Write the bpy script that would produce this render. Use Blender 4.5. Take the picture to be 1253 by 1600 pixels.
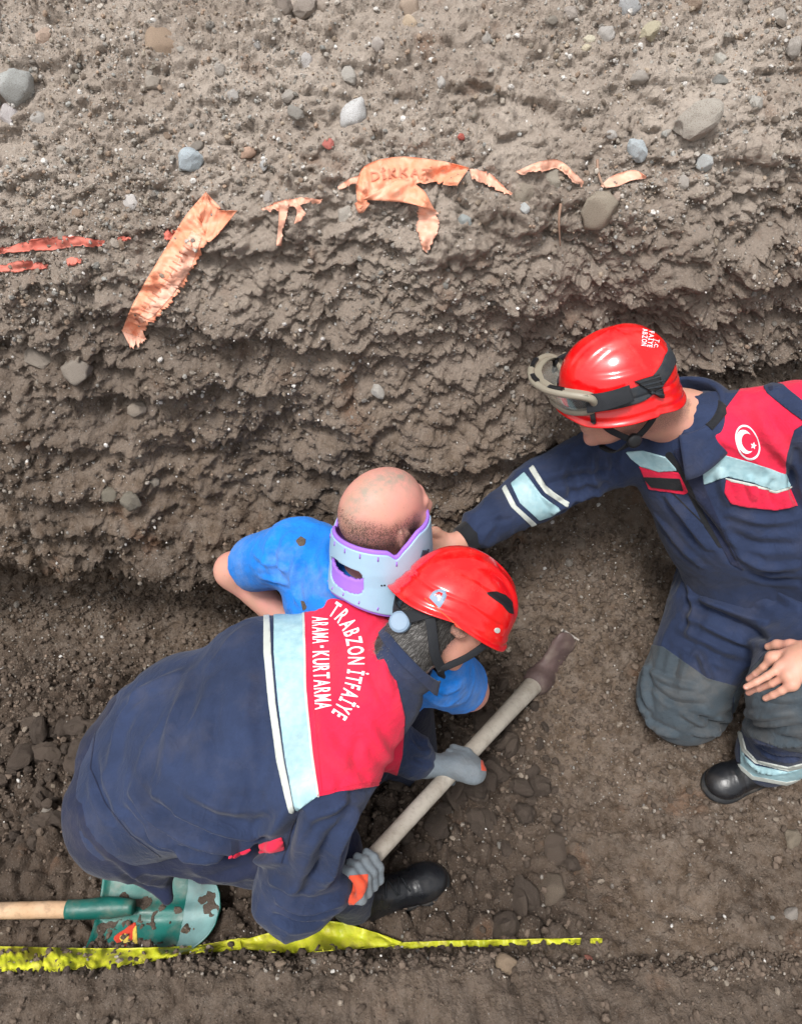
import bpy, bmesh, math, random
import numpy as np
from mathutils import Vector, Matrix
from mathutils.bvhtree import BVHTree

for o in list(bpy.data.objects):
    bpy.data.objects.remove(o, do_unlink=True)
scene = bpy.context.scene
COL = scene.collection
rng = np.random.default_rng(7)
random.seed(7)

# ------------------------------------------------------------ camera, sky, sun
CAM = np.array([0.0, 0.0, 2.2])
PITCH = math.radians(48.0)
FPX = 1200.0                                   # focal length in photo pixels (1253 x 1600)
cam = bpy.data.cameras.new('camera')
camo = bpy.data.objects.new('camera', cam)
COL.objects.link(camo)
cam.sensor_fit = 'VERTICAL'
cam.sensor_height = 24.0
cam.lens = 24.0 * FPX / 1600.0
cam.clip_start = 0.05
cam.clip_end = 300.0
camo.location = CAM
camo.rotation_euler = (math.pi / 2 - PITCH, 0, 0)
scene.camera = camo

SUN_EL, SUN_AZ = math.radians(68), math.radians(212)      # azimuth from +Y, clockwise
world = bpy.data.worlds.new('World')
scene.world = world
world.use_nodes = True
wn = world.node_tree.nodes
wl = world.node_tree.links
wn.clear()
sky = wn.new('ShaderNodeTexSky')
sky.sky_type = 'NISHITA'
sky.sun_disc = False
sky.sun_elevation = SUN_EL
sky.sun_rotation = SUN_AZ
sky.air_density = 1.0
sky.dust_density = 4.0
hs = wn.new('ShaderNodeHueSaturation')
hs.inputs['Saturation'].default_value = 0.12
bg = wn.new('ShaderNodeBackground')
bg.inputs['Strength'].default_value = 0.10
wo = wn.new('ShaderNodeOutputWorld')
wl.new(sky.outputs[0], hs.inputs['Color'])
wl.new(hs.outputs[0], bg.inputs['Color'])
wl.new(bg.outputs[0], wo.inputs['Surface'])
sd = bpy.data.lights.new('sun', 'SUN')
sd.energy = 1.5
sd.angle = math.radians(14)
sd.color = (1.0, 0.97, 0.93)
so = bpy.data.objects.new('sun', sd)
COL.objects.link(so)
sdir = Vector((math.sin(SUN_AZ) * math.cos(SUN_EL), math.cos(SUN_AZ) * math.cos(SUN_EL), math.sin(SUN_EL)))
so.rotation_euler = sdir.to_track_quat('Z', 'Y').to_euler()
so.location = sdir * 20
scene.view_settings.view_transform = 'Standard'
scene.view_settings.look = 'None'
scene.view_settings.gamma = 1.0
scene.view_settings.use_curve_mapping = False
scene.view_settings.exposure = 0.98
scene.render.engine = 'CYCLES'

# ------------------------------------------------------------ pixel <-> world
_sp, _cp = math.sin(PITCH), math.cos(PITCH)
VX = np.array([1.0, 0, 0])
VU = np.array([0, _sp, _cp])
VD = np.array([0, _cp, -_sp])


def proj(P):
    R = np.asarray(P, float) - CAM
    d = R @ VD
    return 626.5 + FPX * (R @ VX) / d, 800.0 - FPX * (R @ VU) / d, d


def ray(x, y):
    v = VD + VX * (x - 626.5) / FPX + VU * (800.0 - y) / FPX
    return v / np.linalg.norm(v)


def at_z(x, y, z):
    r = ray(x, y)
    return CAM + r * ((z - CAM[2]) / r[2])


def at_depth(x, y, d):
    v = VD + VX * (x - 626.5) / FPX + VU * (800.0 - y) / FPX
    return CAM + v * d


def nrm(v):
    v = np.asarray(v, float)
    return v / (np.linalg.norm(v) + 1e-12)


# ------------------------------------------------------------ noise
def _hash(ix, iy, iz, seed):
    h = (ix.astype(np.uint32) * np.uint32(374761393) + iy.astype(np.uint32) * np.uint32(668265263)
         + iz.astype(np.uint32) * np.uint32(2147483647) + np.uint32((seed * 1274126177) & 0xffffffff))
    h = (h ^ (h >> np.uint32(13))) * np.uint32(1274126177)
    h = (h ^ (h >> np.uint32(16))) * np.uint32(2246822519)
    return h ^ (h >> np.uint32(15))


def vnoise(P, f, seed=0):
    """gradient noise, about -1..1"""
    Q = P * f
    I = np.floor(Q).astype(np.int64)
    T = Q - I
    S = T * T * T * (T * (T * 6 - 15) + 10)
    out = 0.0
    for dx in (0, 1):
        wx = S[:, 0] if dx else 1 - S[:, 0]
        for dy in (0, 1):
            wy = S[:, 1] if dy else 1 - S[:, 1]
            for dz in (0, 1):
                wz = S[:, 2] if dz else 1 - S[:, 2]
                h = _hash(I[:, 0] + dx, I[:, 1] + dy, I[:, 2] + dz, seed)
                gx = (h & 1023) / 511.5 - 1
                gy = ((h >> np.uint32(10)) & 1023) / 511.5 - 1
                gz = ((h >> np.uint32(20)) & 1023) / 511.5 - 1
                out = out + wx * wy * wz * (gx * (T[:, 0] - dx) + gy * (T[:, 1] - dy) + gz * (T[:, 2] - dz))
    return out * 1.3


def fbm(P, f, octv=4, seed=0, gain=0.5, ridged=False):
    a, out, tot = 1.0, 0.0, 0.0
    for i in range(octv):
        n = vnoise(P, f, seed + i * 17)
        if ridged:
            n = 1 - 2 * np.abs(n)
        out = out + a * n
        tot += a
        a *= gain
        f *= 2.03
    return out / tot


def worley(P, f, seed=0):
    Q = P * f
    I = np.floor(Q).astype(np.int64)
    T = Q - I
    f1 = np.full(len(P), 9.0)
    f2 = np.full(len(P), 9.0)
    cid = np.zeros(len(P))
    for dx in (-1, 0, 1):
        for dy in (-1, 0, 1):
            for dz in (-1, 0, 1):
                h = _hash(I[:, 0] + dx, I[:, 1] + dy, I[:, 2] + dz, seed)
                px = dx + (h & 1023) / 1023.0 - T[:, 0]
                py = dy + ((h >> np.uint32(10)) & 1023) / 1023.0 - T[:, 1]
                pz = dz + ((h >> np.uint32(20)) & 1023) / 1023.0 - T[:, 2]
                d = np.sqrt(px * px + py * py + pz * pz)
                m = d < f1
                f2 = np.where(m, f1, np.minimum(f2, d))
                cid = np.where(m, (h >> np.uint32(5)) % 1000 / 1000.0, cid)
                f1 = np.where(m, d, f1)
    return f1, f2, cid


def sstep(a, b, x):
    t = np.clip((np.asarray(x, float) - a) / (b - a), 0, 1)
    return t * t * (3 - 2 * t)


# ------------------------------------------------------------ mesh helpers
def mesh_np(name, V, F, smooth=True):
    """F: (n,3) or (n,4) int array, or list of arrays"""
    me = bpy.data.meshes.new(name)
    V = np.ascontiguousarray(V, dtype=np.float32)
    F = np.ascontiguousarray(F, dtype=np.int32)
    k = F.shape[1]
    me.vertices.add(len(V))
    me.vertices.foreach_set('co', V.ravel())
    me.loops.add(F.size)
    me.loops.foreach_set('vertex_index', F.ravel())
    me.polygons.add(len(F))
    me.polygons.foreach_set('loop_start', np.arange(0, F.size, k, dtype=np.int32))
    me.update(calc_edges=True)
    me.polygons.foreach_set('use_smooth', np.full(len(F), smooth))
    me.validate(clean_customdata=False)
    return me


def link(name, me, m=None, parent=None, **props):
    o = bpy.data.objects.new(name, me)
    COL.objects.link(o)
    if m is not None and me is not None:
        me.materials.clear()
        me.materials.append(m)
    if parent is not None:
        o.parent = parent
        o.matrix_parent_inverse = parent.matrix_basis.inverted()
    for k, v in props.items():
        o[k] = v
    return o


def thing(name, loc, label, category, group=None):
    o = bpy.data.objects.new(name, None)
    COL.objects.link(o)
    o.empty_display_size = 0.05
    o.location = loc
    o['label'] = label
    o['category'] = category
    if group:
        o['group'] = group
    return o


def vnormals(V, F):
    N = np.zeros_like(V)
    if F.shape[1] == 4:
        n = np.cross(V[F[:, 2]] - V[F[:, 0]], V[F[:, 3]] - V[F[:, 1]])
    else:
        n = np.cross(V[F[:, 1]] - V[F[:, 0]], V[F[:, 2]] - V[F[:, 0]])
    for i in range(F.shape[1]):
        for c in range(3):
            N[:, c] += np.bincount(F[:, i], weights=n[:, c], minlength=len(V))
    return N / (np.linalg.norm(N, axis=1, keepdims=True) + 1e-12)


def to_tris(F):
    if F.shape[1] == 3:
        return F
    return np.concatenate([F[:, [0, 1, 2]], F[:, [0, 2, 3]]])


def smooth_mesh(V, F, it=2, lam=0.5):
    E = np.concatenate([F[:, [i, (i + 1) % F.shape[1]]] for i in range(F.shape[1])])
    for _ in range(it):
        S = np.zeros_like(V)
        c = np.bincount(E[:, 0], minlength=len(V)) + np.bincount(E[:, 1], minlength=len(V))
        for k in range(3):
            S[:, k] = (np.bincount(E[:, 0], weights=V[E[:, 1], k], minlength=len(V))
                       + np.bincount(E[:, 1], weights=V[E[:, 0], k], minlength=len(V)))
        V = V + lam * (S / np.maximum(c, 1)[:, None] - V)
    return V


def bvh_of(V, F):
    return BVHTree.FromPolygons([tuple(v) for v in V], [tuple(int(i) for i in f) for f in F])


def hit(bvh, x, y):
    r = ray(x, y)
    loc, n, i, d = bvh.ray_cast(Vector(CAM), Vector(r))
    if loc is None:
        return None, None
    n = np.array(n)
    if n @ r > 0:
        n = -n
    return np.array(loc), n


def catmull(pts, n):
    P = np.asarray(pts, float)
    m = len(P)
    if m == 2:
        t = np.linspace(0, 1, n)[:, None]
        return P[0] * (1 - t) + P[1] * t
    Q = np.vstack([2 * P[0] - P[1], P, 2 * P[-1] - P[-2]])
    out = []
    for u in np.linspace(0, m - 1 - 1e-9, n):
        i = int(u)
        t = u - i
        a, b, c, d = Q[i], Q[i + 1], Q[i + 2], Q[i + 3]
        out.append(0.5 * (2 * b + (c - a) * t + (2 * a - 5 * b + 4 * c - d) * t * t + (3 * b - a - 3 * c + d) * t ** 3))
    return np.array(out)


def tube(pts, rad, n=10, seg=None, caps=True, flat=1.0, up=None):
    """swept tube; rad scalar or list; flat squashes along second axis; returns V,F(quads)"""
    P = catmull(pts, seg) if seg else np.asarray(pts, float)
    m = len(P)
    r = np.interp(np.linspace(0, 1, m), np.linspace(0, 1, np.size(rad)), np.atleast_1d(rad)) if np.size(rad) > 1 else np.full(m, float(np.atleast_1d(rad)[0]))
    T = np.gradient(P, axis=0)
    T /= np.linalg.norm(T, axis=1, keepdims=True) + 1e-12
    a = np.asarray(up if up is not None else (0, 0, 1.0), float)
    if abs(T[0] @ a) > 0.95:
        a = np.array([0, 1.0, 0])
    V = []
    for i in range(m):
        b = nrm(np.cross(T[i], a))
        a = nrm(np.cross(b, T[i]))
        for k in range(n):
            w = 2 * math.pi * k / n
            V.append(P[i] + r[i] * (math.cos(w) * b + flat * math.sin(w) * a))
    F = []
    for i in range(m - 1):
        for k in range(n):
            k2 = (k + 1) % n
            F.append((i * n + k, i * n + k2, (i + 1) * n + k2, (i + 1) * n + k))
    if caps:
        for e, i in ((0, 0), (1, m - 1)):
            V.append(P[i])
            c = len(V) - 1
            for k in range(n):
                k2 = (k + 1) % n
                F.append((c, i * n + k2, i * n + k, c) if e == 0 else (c, i * n + k, i * n + k2, c))
    V = np.array(V)
    q = [f for f in F if len(set(f)) == 4]
    t = [f[:3] for f in F if len(set(f)) == 3]
    T3 = np.concatenate([to_tris(np.array(q)), np.array(t)]) if t else to_tris(np.array(q))
    return V, T3


def ribbon(pts, normals, width, thick, seg=24):
    """flat band along pts with given normals; returns V,T"""
    P = catmull(pts, seg)
    N = catmull(normals, seg)
    w = np.interp(np.linspace(0, 1, seg), np.linspace(0, 1, np.size(width)), np.atleast_1d(width)) if np.size(width) > 1 else np.full(seg, float(width))
    T = np.gradient(P, axis=0)
    V, F = [], []
    for i in range(seg):
        n = nrm(N[i])
        s = nrm(np.cross(T[i], n))
        n = nrm(np.cross(s, T[i]))
        for a, b in ((-1, 1), (-.92, 1.15), (.92, 1.15), (1, 1), (1, -1), (-1, -1)):
            V.append(P[i] + s * a * w[i] / 2 + n * b * thick / 2)
    k = 6
    for i in range(seg - 1):
        for j in range(k):
            j2 = (j + 1) % k
            F.append((i * k + j, i * k + j2, (i + 1) * k + j2, (i + 1) * k + j))
    F.append((0, 1, 2, 3)); F.append((0, 3, 4, 5))
    e = (seg - 1) * k
    F.append((e, e + 3, e + 2, e + 1)); F.append((e, e + 5, e + 4, e + 3))
    return np.array(V), to_tris(np.array(F))


def join(parts):
    V, T, o = [], [], 0
    for v, t in parts:
        V.append(v); T.append(np.asarray(t) + o); o += len(v)
    return np.concatenate(V), np.concatenate(T)


def fix_out(V, T):
    """turn triangles outward using bmesh"""
    me = mesh_np('t', V, T)
    bm = bmesh.new(); bm.from_mesh(me)
    bmesh.ops.recalc_face_normals(bm, faces=bm.faces)
    bm.to_mesh(me); bm.free()
    return me


# ------------------------------------------------------------ distance fields
def rc(a, b, ra, rb, k=0.03):
    return ('c', np.asarray(a, float), np.asarray(b, float), ra, rb, k)


def el(c, r, ax=None, k=0.03):
    A = np.eye(3) if ax is None else np.array([nrm(x) for x in ax])
    return ('e', np.asarray(c, float), np.asarray(r, float), A, None, k)


def sub(p):
    return ('s',) + p


def cut(p, n, k=0.004):
    """keep the side the normal points away from"""
    return ('h', np.asarray(p, float), nrm(n), k)


def _dist(pr, X):
    if pr[0] == 'c':
        a, b, ra, rb = pr[1:5]
        ba = b - a
        q = X - a
        t = np.clip((q @ ba) / (ba @ ba + 1e-12), 0, 1)
        d = q - t[..., None] * ba
        return np.sqrt((d * d).sum(-1)) - (ra + (rb - ra) * t)
    c, r, A = pr[1:4]
    q = (X - c) @ A.T
    k0 = np.sqrt(((q / r) ** 2).sum(-1))
    k1 = np.sqrt(((q / (r * r)) ** 2).sum(-1)) + 1e-9
    return k0 * (k0 - 1) / k1


def _box(pr, m):
    if pr[0] == 'c':
        a, b, ra, rb = pr[1:5]
        return np.minimum(a - ra, b - rb) - m, np.maximum(a + ra, b + rb) + m
    c, r = pr[1:3]
    return c - r.max() - m, c + r.max() + m


def field(prims, lo, hi, h):
    n = np.ceil((hi - lo) / h).astype(int) + 1
    ax = [lo[i] + h * np.arange(n[i]) for i in range(3)]
    F = np.full(n, 0.15, np.float32)
    for pr in prims:
        if pr[0] == 'h':
            p, nn, k = pr[1:4]
            d = ((ax[0][:, None, None] - p[0]) * nn[0] + (ax[1][None, :, None] - p[1]) * nn[1] + (ax[2][None, None, :] - p[2]) * nn[2])
            hh = np.maximum(k - np.abs(F - d), 0) / k
            F = (np.maximum(F, d) + hh * hh * k * .25).astype(np.float32)
            continue
        neg = pr[0] == 's'
        q = pr[1:] if neg else pr
        k = q[5]
        b0, b1 = _box(q, k + 3 * h + .02)
        i0 = np.clip(np.floor((b0 - lo) / h).astype(int), 0, n)
        i1 = np.clip(np.ceil((b1 - lo) / h).astype(int) + 1, 0, n)
        if (i1 <= i0).any():
            continue
        X = np.stack(np.meshgrid(ax[0][i0[0]:i1[0]], ax[1][i0[1]:i1[1]], ax[2][i0[2]:i1[2]], indexing='ij'), -1)
        d = _dist(q, X).astype(np.float32)
        S = F[i0[0]:i1[0], i0[1]:i1[1], i0[2]:i1[2]]
        if neg:
            d = -d
            hh = np.maximum(k - np.abs(S - d), 0) / k
            S[...] = np.maximum(S, d) + hh * hh * k * .25
        else:
            hh = np.maximum(k - np.abs(S - d), 0) / k
            S[...] = np.minimum(S, d) - hh * hh * k * .25
    return F


def nets(F, lo, h):
    s = F < 0
    c = [s[i:s.shape[0] - 1 + i, j:s.shape[1] - 1 + j, k:s.shape[2] - 1 + k] for i in (0, 1) for j in (0, 1) for k in (0, 1)]
    cnt = np.zeros(c[0].shape, np.int8)
    for x in c:
        cnt += x
    m = (cnt > 0) & (cnt < 8)
    idx = np.argwhere(m)
    if len(idx) == 0:
        return np.zeros((0, 3)), np.zeros((0, 4), int)
    I = np.full(m.shape, -1, np.int32)
    I[m] = np.arange(len(idx))
    offs = np.array([(i, j, k) for i in (0, 1) for j in (0, 1) for k in (0, 1)])
    val = np.stack([F[idx[:, 0] + o[0], idx[:, 1] + o[1], idx[:, 2] + o[2]] for o in offs], 1)
    acc = np.zeros((len(idx), 3)); num = np.zeros(len(idx))
    for a in range(8):
        for b in range(a + 1, 8):
            d = offs[b] - offs[a]
            if d.sum() != 1 or (d < 0).any():
                continue
            va, vb = val[:, a], val[:, b]
            x = (va < 0) != (vb < 0)
            t = va[x] / (va[x] - vb[x])
            acc[x] += offs[a] + t[:, None] * d
            num[x] += 1
    V = lo + h * (idx + acc / num[:, None])
    Q = []
    for ax in range(3):
        u, v = (ax + 1) % 3, (ax + 2) % 3
        sl0 = [slice(1, -1)] * 3; sl1 = [slice(1, -1)] * 3
        sl0[ax] = slice(0, -1); sl1[ax] = slice(1, None)
        s0, s1 = s[tuple(sl0)], s[tuple(sl1)]
        e = np.argwhere(s0 != s1)
        if len(e) == 0:
            continue
        inside = s0[tuple(e.T)]
        base = e.copy(); base[:, u] += 1; base[:, v] += 1
        def ci(du, dv):
            q = base.copy(); q[:, u] -= du; q[:, v] -= dv
            return I[q[:, 0], q[:, 1], q[:, 2]]
        quad = np.stack([ci(1, 1), ci(0, 1), ci(0, 0), ci(1, 0)], 1)
        quad[~inside] = quad[~inside][:, ::-1]
        Q.append(quad)
    Q = np.concatenate(Q)
    return V, Q[(Q >= 0).all(1)]


def solid(prims, h, lo=None, hi=None, pad=0.03, sm=1):
    if lo is None:
        bs = [_box(p, pad) for p in prims if p[0] in 'ce']
        lo = np.min([b[0] for b in bs], 0); hi = np.max([b[1] for b in bs], 0)
    V, Q = nets(field(prims, np.asarray(lo, float), np.asarray(hi, float), h), np.asarray(lo, float), h)
    if sm and len(V):
        V = smooth_mesh(V, Q, sm, 0.5)
    return V, Q


# ------------------------------------------------------------ cutting panels out of surfaces
def clip_tris(V, N, T, g):
    """keep g>0; returns new V,N,T"""
    ins = g > 0
    c = ins[T].sum(1)
    keep = T[c == 3]
    mix = T[(c == 1) | (c == 2)]
    nv, nn, nt = [], [], []
    base = len(V)
    cache = {}
    def cutpt(a, b):
        key = (a, b) if a < b else (b, a)
        if key not in cache:
            t = g[a] / (g[a] - g[b])
            nv.append(V[a] + t * (V[b] - V[a])); nn.append(N[a] + t * (N[b] - N[a]))
            cache[key] = base + len(nv) - 1
        return cache[key]
    for t in mix:
        poly = []
        for i in range(3):
            a, b = int(t[i]), int(t[(i + 1) % 3])
            if ins[a]:
                poly.append(a)
            if ins[a] != ins[b]:
                poly.append(cutpt(a, b))
        for i in range(1, len(poly) - 1):
            nt.append((poly[0], poly[i], poly[i + 1]))
    V2 = np.concatenate([V, np.array(nv)]) if nv else V
    N2 = np.concatenate([N, np.array(nn)]) if nn else N
    T2 = np.concatenate([keep, np.array(nt, int)]) if nt else keep
    u, inv = np.unique(T2, return_inverse=True)
    return V2[u], N2[u], inv.reshape(-1, 3)


def poly_sd(poly, x, y):
    """signed distance, positive inside"""
    P = np.asarray(poly, float)
    d = np.full(len(x), 1e9)
    ins = np.zeros(len(x), bool)
    for i in range(len(P)):
        a, b = P[i], P[(i + 1) % len(P)]
        e = b - a
        t = np.clip(((x - a[0]) * e[0] + (y - a[1]) * e[1]) / (e @ e + 1e-12), 0, 1)
        d = np.minimum(d, np.hypot(x - a[0] - t * e[0], y - a[1] - t * e[1]))
        c = (a[1] > y) != (b[1] > y)
        xx = a[0] + (y - a[1]) * e[0] / (e[1] + 1e-12)
        ins ^= c & (x < xx)
    return np.where(ins, d, -d)


def line_sd(pts, x, y, w):
    P = np.asarray(pts, float)
    d = np.full(len(x), 1e9)
    for i in range(len(P) - 1):
        a, b = P[i], P[i + 1]
        e = b - a
        t = np.clip(((x - a[0]) * e[0] + (y - a[1]) * e[1]) / (e @ e + 1e-12), 0, 1)
        d = np.minimum(d, np.hypot(x - a[0] - t * e[0], y - a[1] - t * e[1]))
    return w - d


def subdiv(V, N, T):
    E = np.sort(np.concatenate([T[:, [0, 1]], T[:, [1, 2]], T[:, [2, 0]]]), 1)
    u, inv = np.unique(E, axis=0, return_inverse=True)
    inv = inv.ravel()
    n, m = len(V), len(T)
    V2 = np.concatenate([V, (V[u[:, 0]] + V[u[:, 1]]) / 2])
    N2 = np.concatenate([N, (N[u[:, 0]] + N[u[:, 1]]) / 2])
    a, b, c = n + inv[:m], n + inv[m:2 * m], n + inv[2 * m:]
    T2 = np.concatenate([np.stack([T[:, 0], a, c], 1), np.stack([a, T[:, 1], b], 1), np.stack([c, b, T[:, 2]], 1), np.stack([a, b, c], 1)])
    return V2, N2, T2


class Surf:
    """a finished surface that panels can be cut from"""
    def __init__(s, V, F):
        s.V = np.asarray(V, float); s.T = to_tris(np.asarray(F)); s.N = vnormals(s.V, s.T)
        s.b = None

    def bvh(s):
        if s.b is None:
            s.b = bvh_of(s.V, s.T)
        return s.b

    def patch(s, gs, off=.0018, rim=.004, face=-0.35):
        """gs: functions of (V, px, py) -> value, kept where > 0"""
        V, N, T = s.V, s.N, s.T
        if face is not None:
            tc = CAM - V; tc /= np.linalg.norm(tc, axis=1, keepdims=True)
            T = T[((tc * N).sum(1) > face)[T].all(1)]
        for g in gs:
            mg = getattr(g, 'margin', None)
            if mg is not None:                                  # refine near narrow shapes before cutting
                for lev in range(2):
                    x, y, _ = proj(V)
                    gv = g(V, x, y)
                    T = T[(gv > -mg)[T].any(1)]
                    if len(T) == 0:
                        return V, T
                    V, N, T = subdiv(V, N, T)
            x, y, _ = proj(V)
            V, N, T = clip_tris(V, N, T, g(V, x, y))
            if len(T) == 0:
                return V, T
        N = N / (np.linalg.norm(N, axis=1, keepdims=True) + 1e-9)
        top = V + N * off
        E = np.concatenate([T[:, [0, 1]], T[:, [1, 2]], T[:, [2, 0]]])
        key = np.sort(E, 1)
        _, inv, cn = np.unique(key, axis=0, return_inverse=True, return_counts=True)
        be = E[cn[inv.ravel()] == 1]
        low = V - N * rim
        n = len(V)
        R = np.concatenate([np.stack([be[:, 1], be[:, 0], be[:, 0] + n], 1), np.stack([be[:, 1], be[:, 0] + n, be[:, 1] + n], 1)])
        VV = np.concatenate([top, low]); TT = np.concatenate([T, R])
        u, inv = np.unique(TT, return_inverse=True)
        return VV[u], inv.reshape(-1, 3)


def pxpoly(poly):
    return lambda V, x, y: poly_sd(poly, x, y)


def pxline(pts, w):
    f = lambda V, x, y: line_sd(pts, x, y, w)
    f.margin = 9.0
    return f


def add_panel(surf, name, gs, m, parent, off=.0018, rim=.004, face=-.35, **pr):
    V, T = surf.patch(gs if isinstance(gs, (list, tuple)) else [gs], off, rim, face)
    if len(T) == 0:
        print('EMPTY PANEL', name)
        return None
    return link(name, mesh_np(name, V, T), m, parent, **pr)


def folds(V, N, bvh, specs):
    """specs: (pixel polyline, amplitude m, width m); displacement along normals"""
    D = np.zeros(len(V))
    for pts, amp, w in specs:
        P = catmull([(p[0], p[1]) for p in pts], max(6, 5 * len(pts)))
        H = [hit(bvh, p[0], p[1])[0] for p in P]
        H = [h_ for h_ in H if h_ is not None]
        if len(H) < 2:
            continue
        H = np.array(H)
        lo, hi = H.min(0) - 3 * w, H.max(0) + 3 * w
        s = np.where(((V > lo) & (V < hi)).all(1))[0]
        if len(s) == 0:
            continue
        best = np.full(len(s), 1e9); tt = np.zeros(len(s))
        for i in range(len(H) - 1):
            a, b = H[i], H[i + 1]
            e = b - a
            q = V[s] - a
            t = np.clip(q @ e / (e @ e + 1e-12), 0, 1)
            d = np.linalg.norm(q - t[:, None] * e, axis=1)
            mm = d < best
            best = np.where(mm, d, best); tt = np.where(mm, (i + t) / (len(H) - 1), tt)
        prof = np.exp(-(best / w) ** 1.6) - .40 * np.exp(-((best - 1.8 * w) / (w * .9)) ** 2)
        D[s] += amp * prof * np.sin(np.clip(tt * 1.0, 0, 1) * math.pi) ** .5
    return D

# ------------------------------------------------------------ materials
class NT:
    def __init__(s, name):
        s.m = bpy.data.materials.new(name)
        s.m.use_nodes = True
        s.t = s.m.node_tree
        s.t.nodes.clear()
        s.out = s.n('ShaderNodeOutputMaterial')
        s.b = s.n('ShaderNodeBsdfPrincipled')
        s.l(s.b.outputs[0], s.out.inputs[0])
        s.tc = s.n('ShaderNodeTexCoord')

    def n(s, typ, **kw):
        x = s.t.nodes.new(typ)
        for k, v in kw.items():
            setattr(x, k, v)
        return x

    def l(s, a, b):
        s.t.links.new(a, b)

    def noise(s, scale, detail=4, rough=.55, vec=None, dist=0.0):
        x = s.n('ShaderNodeTexNoise')
        x.inputs['Scale'].default_value = scale
        x.inputs['Detail'].default_value = detail
        x.inputs['Roughness'].default_value = rough
        x.inputs['Distortion'].default_value = dist
        s.l(vec if vec is not None else s.tc.outputs['Object'], x.inputs['Vector'])
        return x.outputs['Fac']

    def voro(s, scale, feature='F1', out='Distance', vec=None):
        x = s.n('ShaderNodeTexVoronoi', feature=feature)
        x.inputs['Scale'].default_value = scale
        s.l(vec if vec is not None else s.tc.outputs['Object'], x.inputs['Vector'])
        return x.outputs[out]

    def ramp(s, fac, stops):
        x = s.n('ShaderNodeValToRGB')
        e = x.color_ramp.elements
        while len(e) < len(stops):
            e.new(.5)
        for i, (p, c) in enumerate(stops):
            e[i].position = p
            e[i].color = (c, c, c, 1) if np.isscalar(c) else (*c, 1)
        s.l(fac, x.inputs[0])
        return x.outputs[0]

    def mix(s, fac, a, b, mode='MIX'):
        x = s.n('ShaderNodeMix', data_type='RGBA', blend_type=mode)
        for v, i in ((fac, 0), (a, 6), (b, 7)):
            if hasattr(v, 'links'):
                s.l(v, x.inputs[i])
            elif i == 0:
                x.inputs[0].default_value = v
            else:
                x.inputs[i].default_value = (*v, 1)
        return x.outputs[2]

    def math(s, op, a, b=0.0, clamp=False):
        x = s.n('ShaderNodeMath', operation=op, use_clamp=clamp)
        for v, i in ((a, 0), (b, 1)):
            if hasattr(v, 'links'):
                s.l(v, x.inputs[i])
            else:
                x.inputs[i].default_value = v
        return x.outputs[0]

    def bump(s, h, strength=.4, dist=.01, prev=None):
        x = s.n('ShaderNodeBump')
        x.inputs['Strength'].default_value = strength
        x.inputs['Distance'].default_value = dist
        s.l(h, x.inputs['Height'])
        if prev is not None:
            s.l(prev, x.inputs['Normal'])
        return x.outputs[0]

    def set(s, color=None, rough=None, normal=None, spec=None, **kw):
        for v, i in ((color, 'Base Color'), (rough, 'Roughness'), (spec, 'Specular IOR Level')):
            if v is None:
                continue
            if hasattr(v, 'links'):
                s.l(v, s.b.inputs[i])
            elif i == 'Base Color':
                s.b.inputs[i].default_value = (*v, 1)
            else:
                s.b.inputs[i].default_value = v
        if normal is not None:
            s.l(normal, s.b.inputs['Normal'])
        for k, v in kw.items():
            s.b.inputs[k].default_value = v
        return s.m


def dusted(t, col, amount=.35, dust=(.20, .165, .13), scale=9, lo=.5, hi=.75):
    f = t.ramp(t.noise(scale, 6, .62), [(lo, 0.0), (hi, 1.0)])
    return t.mix(t.math('MULTIPLY', f, amount), col, dust)


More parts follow.
